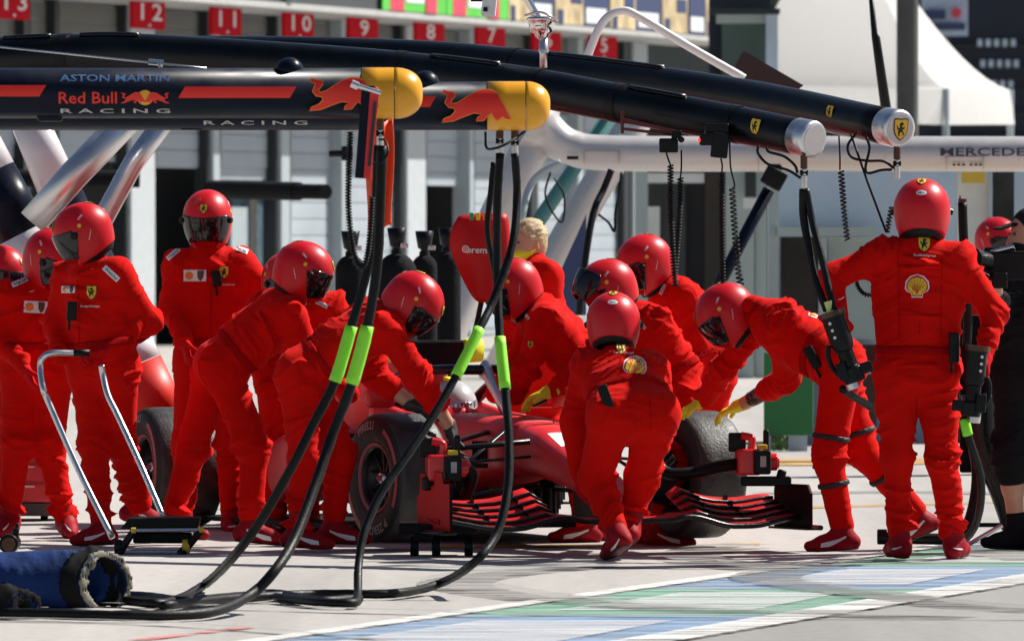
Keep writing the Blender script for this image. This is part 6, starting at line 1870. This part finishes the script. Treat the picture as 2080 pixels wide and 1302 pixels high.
# blue quilted hose bags
M['cream'] = mat('cream_binding', (.24, .215, .16), .85)
def bag(label, a, b, r, D, seed, open_end=True):
    A_, B_ = P(*a, D), P(*b, D)
    R_ = root('hose_bag', label, 'bag', ((A_.x + B_.x) / 2, D, 0), group='blue quilted bags on the ground')
    S = SDF(.010); up = np.array((0, 0, 1.0))
    A2, B2 = np.array(A_), np.array(B_)
    S.cone(A2, B2, r * .8, r, .05, None, .03); S.cone(A2 + np.array((.1, -.02, -.03)), B2 + np.array((-.02, -.02, -.05)), r * .9, r * .9, .05, None, .02)
    S.cone(A2 + np.array((.12, .05, .05)), B2 + np.array((-.12, .02, .05)), r * .55, r * .6, .05, None, .03)
    cn = np.array((.74, -.66, .12)); cn /= np.linalg.norm(cn)
    hh = lambda Q: (Q - (B2 - np.array((.03, 0, 0)))) @ cn
    lo_, D0 = S.grid()
    Qg = np.stack(np.meshgrid(*S.ax, indexing='ij'), -1); H = hh(Qg); fl = .006 - Qg[..., 2]
    cones = list(S.pr)
    def skin(d, nm, mm, par, g=.35):
        V, N, F = nets(d, lo_, .010)
        V = V + N * (fold_disp(cones, V, seed, g))[:, None]; V[:, 2] = np.maximum(V[:, 2], .004)
        return link(nm, np_mesh(nm, V, F), M[mm], par)
    body = skin(np.maximum(np.maximum(np.maximum(D0, fl), H), -np.maximum(D0 + .020, -(H + .22))), 'cover', 'blue_cloth', R_); MW[body.name] = Matrix.Identity(4)
    for nm, x0, w, gr, mm in (('black_band', -.045, .030, .008, 'matte_black'), ('cream_trim', -.003, .006, .009, 'cream' if r > .1 else 'matte_black')):
        skin(np.maximum(np.maximum(np.maximum(D0 - gr, -(D0 + .024)), fl), np.abs(H - x0) - w), nm, mm, body, .3)
    core = SDF(.012); core.cone(A2 + np.array((.05, .03, 0)), B2 - np.array((.22, -.05, 0)), r * .72, r * .72, .04)
    core.cut(lambda Q, Dg: np.maximum(Dg, .01 - Q[..., 2])); sdf_obj('lining', core, M['matte_black'], R_)
bag('big blue quilted bag with open cream edged end, lower left corner', (-150, 1176), (236, 1176), .115, 37.4, 5)
bag('small blue bag with black end in the lower left corner', (-110, 1228), (72, 1228), .055, 36.3, 8)

# leaf shaped red board with brand lettering
bo = root('leaf_board', 'red leaf shaped board with white brembo lettering and coloured tabs', 'board', tuple(P(975, 612, 44.2)))
out = catmull([Vector((x, y, 0)) for x, y in ((932, 440), (980, 434), (1022, 434), (1032, 450), (1034, 500), (1022, 560), (1000, 600), (982, 614), (962, 604), (936, 556), (916, 505), (917, 470), (932, 440))], 4)
cx, cy = 976, 515
V, F = [], []
K = 8; N_ = len(out) - 1
for k in range(K + 1):
    t = k / K
    for i in range(N_):
        p = out[i]; x, y = cx + (p.x - cx) * t, cy + (p.y - cy) * t
        V.append(P(x, y, 44.2 - .06 * (1 - t ** 2)))
for k in range(K):
    for i in range(N_): F.append((k * N_ + i, k * N_ + (i + 1) % N_, (k + 1) * N_ + (i + 1) % N_, (k + 1) * N_ + i))
sh_ = mk('shell', V, F, M['car_red2'], bo); MW[sh_.name] = Matrix.Identity(4)
md = sh_.modifiers.new('s', 'SOLIDIFY'); md.thickness = .012; md.offset = 0
bvb = BVHTree.FromPolygons([tuple(v) for v in V], F)
project_art('lettering', art('text', .15, 'brembo'), view_projector(bvb, 979, 508, 44.2, -.03), bo, M, .02, base=.010)
project_art('ring_logo', [(circle(.018, 16, -.0, 0), 'white'), (circle(.013, 16), 'bull_red'), (circle(.008, 12), 'white'), (circle(.005, 10), 'bull_red')], view_projector(bvb, 947, 506, 44.2), bo, M, .02, base=.010)
for i, (px, mm) in enumerate(((958, 'panel_tab_green'), (971, 'yellow'), (985, 'orange'), (997, 'bull_red'))):
    if mm not in M: M[mm] = mat('tab_green', (.03, .30, .12), .5)
    mb = MB(); mb.box(P(px, 440, 44.13), (.022, .012, .040)); mb.build('tab', M[mm], bo, bevel=.004)
mb = MB(); mb.cyl(P(978, 612, 44.25), P(968, 660, 44.3), .014, 12); mb.cyl(P(968, 660, 44.3), P(960, 690, 44.45), .014, 12); mb.build('handle', M['plastic'], bo)
# red tool cabinet at the left edge
tc_ = root('tool_cabinet', 'red tool cabinet with dark base behind the men on the left', 'cabinet', tuple(P(40, 1070, 48.6)))
mb = MB(); pbox(mb, -160, 850, 120, 1020, 48.6, .5); mb.build('body', M['car_red'], tc_, bevel=.01)
mb = MB(); pbox(mb, -160, 1022, 118, 1048, 48.62, .46); mb.build('base', mat('dark_grey_base', (.06, .05, .05), .6), tc_)
for i in range(4):
    mb = MB(); pbox(mb, -60, 862 + 40 * i, 112, 896 + 40 * i, 48.585, .02); dr = mb.build('drawer', M['car_red'], tc_, bevel=.004); MW[dr.name] = Matrix.Identity(4)
    mb = MB(); pbox(mb, 0, 866 + 40 * i, 70, 870 + 40 * i, 48.57, .02); mb.build('pull', M['steel'], dr)
for px in (-120, 90):
    c = P(px, 1055, 48.7); mb = MB(); mb.cyl((c.x - .02, c.y, .05), (c.x + .02, c.y, .05), .05, 18); mb.build('castor', M['rubber'], tc_)
gh = root('wheel_gun', 'black wheel gun lying on the ground at the left edge', 'wheel gun', tuple(G(20, 1126)), group='black wheel guns')
c = P(20, 1100, 43.6)
mb = MB(); mb.cyl((c.x, c.y - .12, .058), (c.x, c.y + .12, .058), .050, 20); mb.build('body', M['plastic'], gh, bevel=.008)
mb = MB(); mb.cyl((c.x, c.y - .15, .056), (c.x, c.y - .11, .056), .034, 18); mb.cyl((c.x, c.y - .155, .056), (c.x, c.y - .148, .056), .012, 12); mb.build('socket', M['copper'], gh)
mb = MB(); mb.box((c.x + .03, c.y, .11), (.03, .09, .05)); mb.cyl((c.x + .035, c.y, .12), (c.x + .035, c.y, .16), .010, 10); mb.build('valve', M['plastic'], gh, bevel=.004)

# wheel guns of the standing man
def gun(label, a, b, D, rp, flip=1):
    A_, B_ = P(*a, D), P(*b, D); d = (B_ - A_).normalized(); sd = d.cross(Vector((0, 1, 0))).normalized() * flip
    R_ = root('wheel_gun', label, 'wheel gun', tuple(B_), group='black wheel guns'); L = (B_ - A_).length
    mb = MB(); mb.tube([A_, A_ + d * L * .06, A_ + d * L * .10, A_ + d * L * .45, A_ + d * L * .55], [rp * .95, rp, rp * .88, rp * .88, rp * .7], 24); mb.build('motor', M['plastic'], R_, smooth=False, bevel=.004)
    mb = MB(); mb.tube([A_ - d * .004, A_ + d * .022], [rp * 1.06] * 2, 24); mb.build('collar', M['copper'], R_)
    mb = MB(); mb.tube([A_ + d * L * .55, A_ + d * L * .78, A_ + d * L * .80, A_ + d * L], [rp * .62, rp * .62, rp * .85, rp * .8], 20); mb.build('gearbox', M['plastic'], R_, bevel=.004)
    Rm = Matrix((sd, Vector((0, 1, 0)), d)).transposed()
    mb = MB(); mb.box(A_ + d * L * .86 + sd * rp * 1.0, (.075, .06, .055), Rm); mb.box(A_ + d * L * .80 - sd * rp * .7 - Vector((0, .03, 0)), (.05, .05, .09), Rm); mb.build('valve_block', M['plastic'], R_, bevel=.006)
    mb = MB(); mb.cyl(A_ + d * L * .95 - sd * .02, A_ + d * (L + .03) - sd * .02, rp * .5, 16); mb.build('socket', M['steel'], R_, bevel=.003)
    for t in (.14, .24, .34):
        mb = MB(); mb.cyl(A_ + d * L * t + Vector((0, -rp * .86, 0)) - sd * rp * .4, A_ + d * L * t + Vector((0, -rp * .92, 0)) - sd * rp * .4, .008, 8); mb.build('bolt', M['steel'], R_)
    mb = MB(); W = catmull([A_ + d * L * .42 - sd * rp, A_ + d * L * .55 - sd * rp * 1.3, A_ + d * L * .75 - sd * rp * 1.25, A_ + d * L * .95 - sd * rp * .6], 6); mb.tube(W, .013, 10); mb.build('guard_pipe', M['rubber'], R_, smooth=True)
    return A_, B_, d
gun('black wheel gun in the left hand of the standing man', (1688, 634), (1738, 776), 42.35, .066)
gun('black wheel gun in the right hand of the standing man', (1986, 704), (1972, 846), 42.35, .060, -1)
hose('black hose from the nearer silver boom end to the wheel gun, left strand', [(1631, 384, 42.5), (1632, 440, 42.5), (1646, 520, 42.45), (1660, 580, 42.4), (1680, 630, 42.35)], .020, group='hoses of the wheel guns')
hose('black hose from the nearer silver boom end to the wheel gun, right strand', [(1637, 384, 42.5), (1650, 450, 42.48), (1668, 520, 42.42), (1682, 580, 42.38), (1694, 630, 42.33)], .018, group='hoses of the wheel guns')
for px in (1680, 1694):
    pass
mb = MB(); mb.cyl(P(1682, 612, 42.34), P(1688, 634, 42.34), .021, 14)
simple('hose_ferrule', 'pale lime ferrule where the hoses enter the left wheel gun', 'ferrule', mb, mat('pale_lime', (.62, .70, .22), .5))
hose('black hose dropping from the right wheel gun to the ground', [(1958, 846, 42.4), (1968, 890, 42.4), (1988, 950, 42.5), (1994, 1000, 42.6), (1984, 1060, 42.8), (1960, 1096, 43.0), (1930, 1108, 43.3)], .020, (846, 884), group='hoses of the wheel guns')
hose('black hose from behind the standing man to the left wheel gun', [(1712, 790, 42.5), (1735, 806, 42.7), (1775, 830, 43.0), (1810, 850, 43.2)], .020, group='hoses of the wheel guns')
ptube('air_mast', 'upright black tube with steel tip right of the standing helmet', 'tube', [(1955, 412, 43.2), (1957, 480, 43.2), (1962, 560, 43.25), (1966, 640, 43.3), (1964, 700, 43.3)], .024, M['rubber'])
mb = MB(); mb.cyl(P(1955, 404, 43.2), P(1955, 418, 43.2), .022, 14); mb.cyl(P(1950, 408, 43.19), P(1950, 398, 43.19), .004, 8)
simple('hose_coupling', 'steel coupling on top of the upright black tube', 'coupling', mb, M['copper'])
# radios clipped to belts
def radio(label, px, py, D, ang, h=.15):
    R_ = root('radio', label, 'radio', tuple(P(px, py, D)), group='black radios clipped to the overalls')
    Rm = Matrix.Rotation(-ang, 3, 'Y')
    mb = MB(); mb.box(P(px, py, D), (.052, .035, h), Rm); mb.build('case', M['plastic'], R_, bevel=.008)
    o_ = P(px, py, D); t = Rm @ Vector((.012, 0, h / 2)); t2 = Rm @ Vector((.012, 0, h / 2 + .05))
    mb = MB(); mb.cyl(o_ - t, o_ - t2, .007, 8); mb.build('aerial', M['rubber'], R_)
radio('black radio on the right hip of the standing man', 1938, 706, 42.57, .0)
radio('black radio on the waist of the crouching man', 1230, 806, 42.58, .35, .12)
radio('black radio on the side of the man bending at the right wheel', 1650, 726, 43.44, .5, .12)
radio('black radio on the chest of the man in profile', 146, 632, 44.53, -.05, .10)
radio('black radio on the chest of the man facing the camera', 440, 565, 46.95, .15, .09)
# camera of the cameraman
ck = root('shoulder_camera', 'black shoulder camera held up at the right edge', 'camera', tuple(P(2030, 545, 43.2)))
mb = MB(); mb.box(P(2040, 540, 43.25), (.22, .13, .15)); mb.box(P(2030, 512, 43.25), (.16, .10, .05)); mb.build('body', M['plastic'], ck, bevel=.012)
mb = MB(); mb.tube([P(2004, 535, 43.2), P(1985, 530, 43.15), P(1972, 527, 43.1)], [.055, .058, .066], 22); mb.build('lens', M['plastic'], ck, smooth=False, bevel=.003)
mb = MB(); mb.box(P(2030, 570, 43.15), (.08, .05, .08)); mb.box(P(2000, 560, 43.12), (.05, .04, .03), Matrix.Rotation(.5, 3, 'Y')); mb.build('grip', M['plastic'], ck, bevel=.008)
mb = MB(); mb.cyl(P(2012, 512, 43.2), P(2060, 500, 43.2), .010, 10); mb.build('handle', M['steel'], ck)
# dark trolley and tyre blanket behind the standing man
tr = root('equipment_trolley', 'black equipment trolley with bent legs behind the standing man', 'trolley', tuple(G(2010, 1112)))
D_ = 44.4
V, F = tube(catmull([P(1990, 800, D_), P(2000, 900, D_), P(2030, 980, D_), P(2046, 1040, D_), P(2050, 1075, D_)], 6), [.10 - .06 * i / 24 for i in range(25)], 14); mk('leg', V, F, M['carbon'], tr)
V, F = tube(catmull([P(1968, 860, D_), P(1985, 960, D_), P(1975, 1040, D_), P(1955, 1085, D_)], 6), .03, 12); mk('leg', V, F, M['plastic'], tr)
mb = MB(); pbox(mb, 1950, 640, 2040, 960, D_ + .1, .05); mb.build('panel', M['carbon_dull'], tr, bevel=.01)
mb = MB(); mb.cyl(P(1950, 1066, D_), P(2046, 1066, D_), .012, 10); mb.build('cross_bar', M['plastic'], tr)
mb = MB(); mb.cyl(P(1968, 1105, D_ - .1), P(2036, 1066, D_ - .1), .012, 10); mb.build('strut', M['steel'], tr)
mb = MB(); mb.box(P(2052, 1050, D_ - .06), (.04, .03, .10)); mb.build('hook', M['tape_yellow'], tr, bevel=.006)
mb = MB(); mb.cyl(P(1782, 1090, D_ - .3), P(1802, 1090, D_ - .3), .040, 18); mb.cyl(P(1800, 1092, D_ - .3), P(1960, 1096, D_ - .3), .030, 14); mb.build('roller', M['rubber'], tr, bevel=.006)
# red cloth on the ground behind the cabinet wheels

# black gas cylinders standing in the lane behind the crew
for i, (px, w, D, lab) in enumerate(((712, 62, 56, 'black gas cylinder left of the orange strip'), (806, 82, 54, 'widest black gas cylinder right of the orange strip'), (862, 52, 57, 'slim black gas cylinder left of the leaf shaped board'), (908, 56, 59, 'black gas cylinder half behind the leaf shaped board'))):
    s_ = FPX / D; r = w / s_ / 2; c = P(px, 0, D)
    R_ = root('gas_cylinder', lab, 'gas cylinder', (c.x, D, 0), group='black gas cylinders')
    zt = 1.50 + .02 * (i % 2)
    prof = [(.0, r * .96), (.03, r), (zt - r * 1.1, r)] + [(zt - r * 1.1 + r * 1.05 * math.sin(t), r * math.cos(t) * .999 + .0) for t in [k * math.pi / 2 / 8 * .85 for k in range(1, 9)]]
    V, F = lathe(prof, 30); mk('body', [(c.x + y, D + z, x) for x, y, z in V], [f[::-1] for f in F], M['black_cloth'], R_)
    zc = zt - .02
    V, F = lathe([(zc, .035), (zc + .03, .035), (zc + .045, .022), (zc + .06, .045), (zc + .17, .062), (zc + .172, .052), (zc + .08, .001)], 22); mk('valve_guard', [(c.x + y, D + z, x) for x, y, z in V], [f[::-1] for f in F], M['plastic'], R_)
    mb = MB(); mb.box((c.x + .05, D - .05, zc + .06), (.05, .03, .03)); mb.build('regulator', M['steel'], R_, bevel=.004)
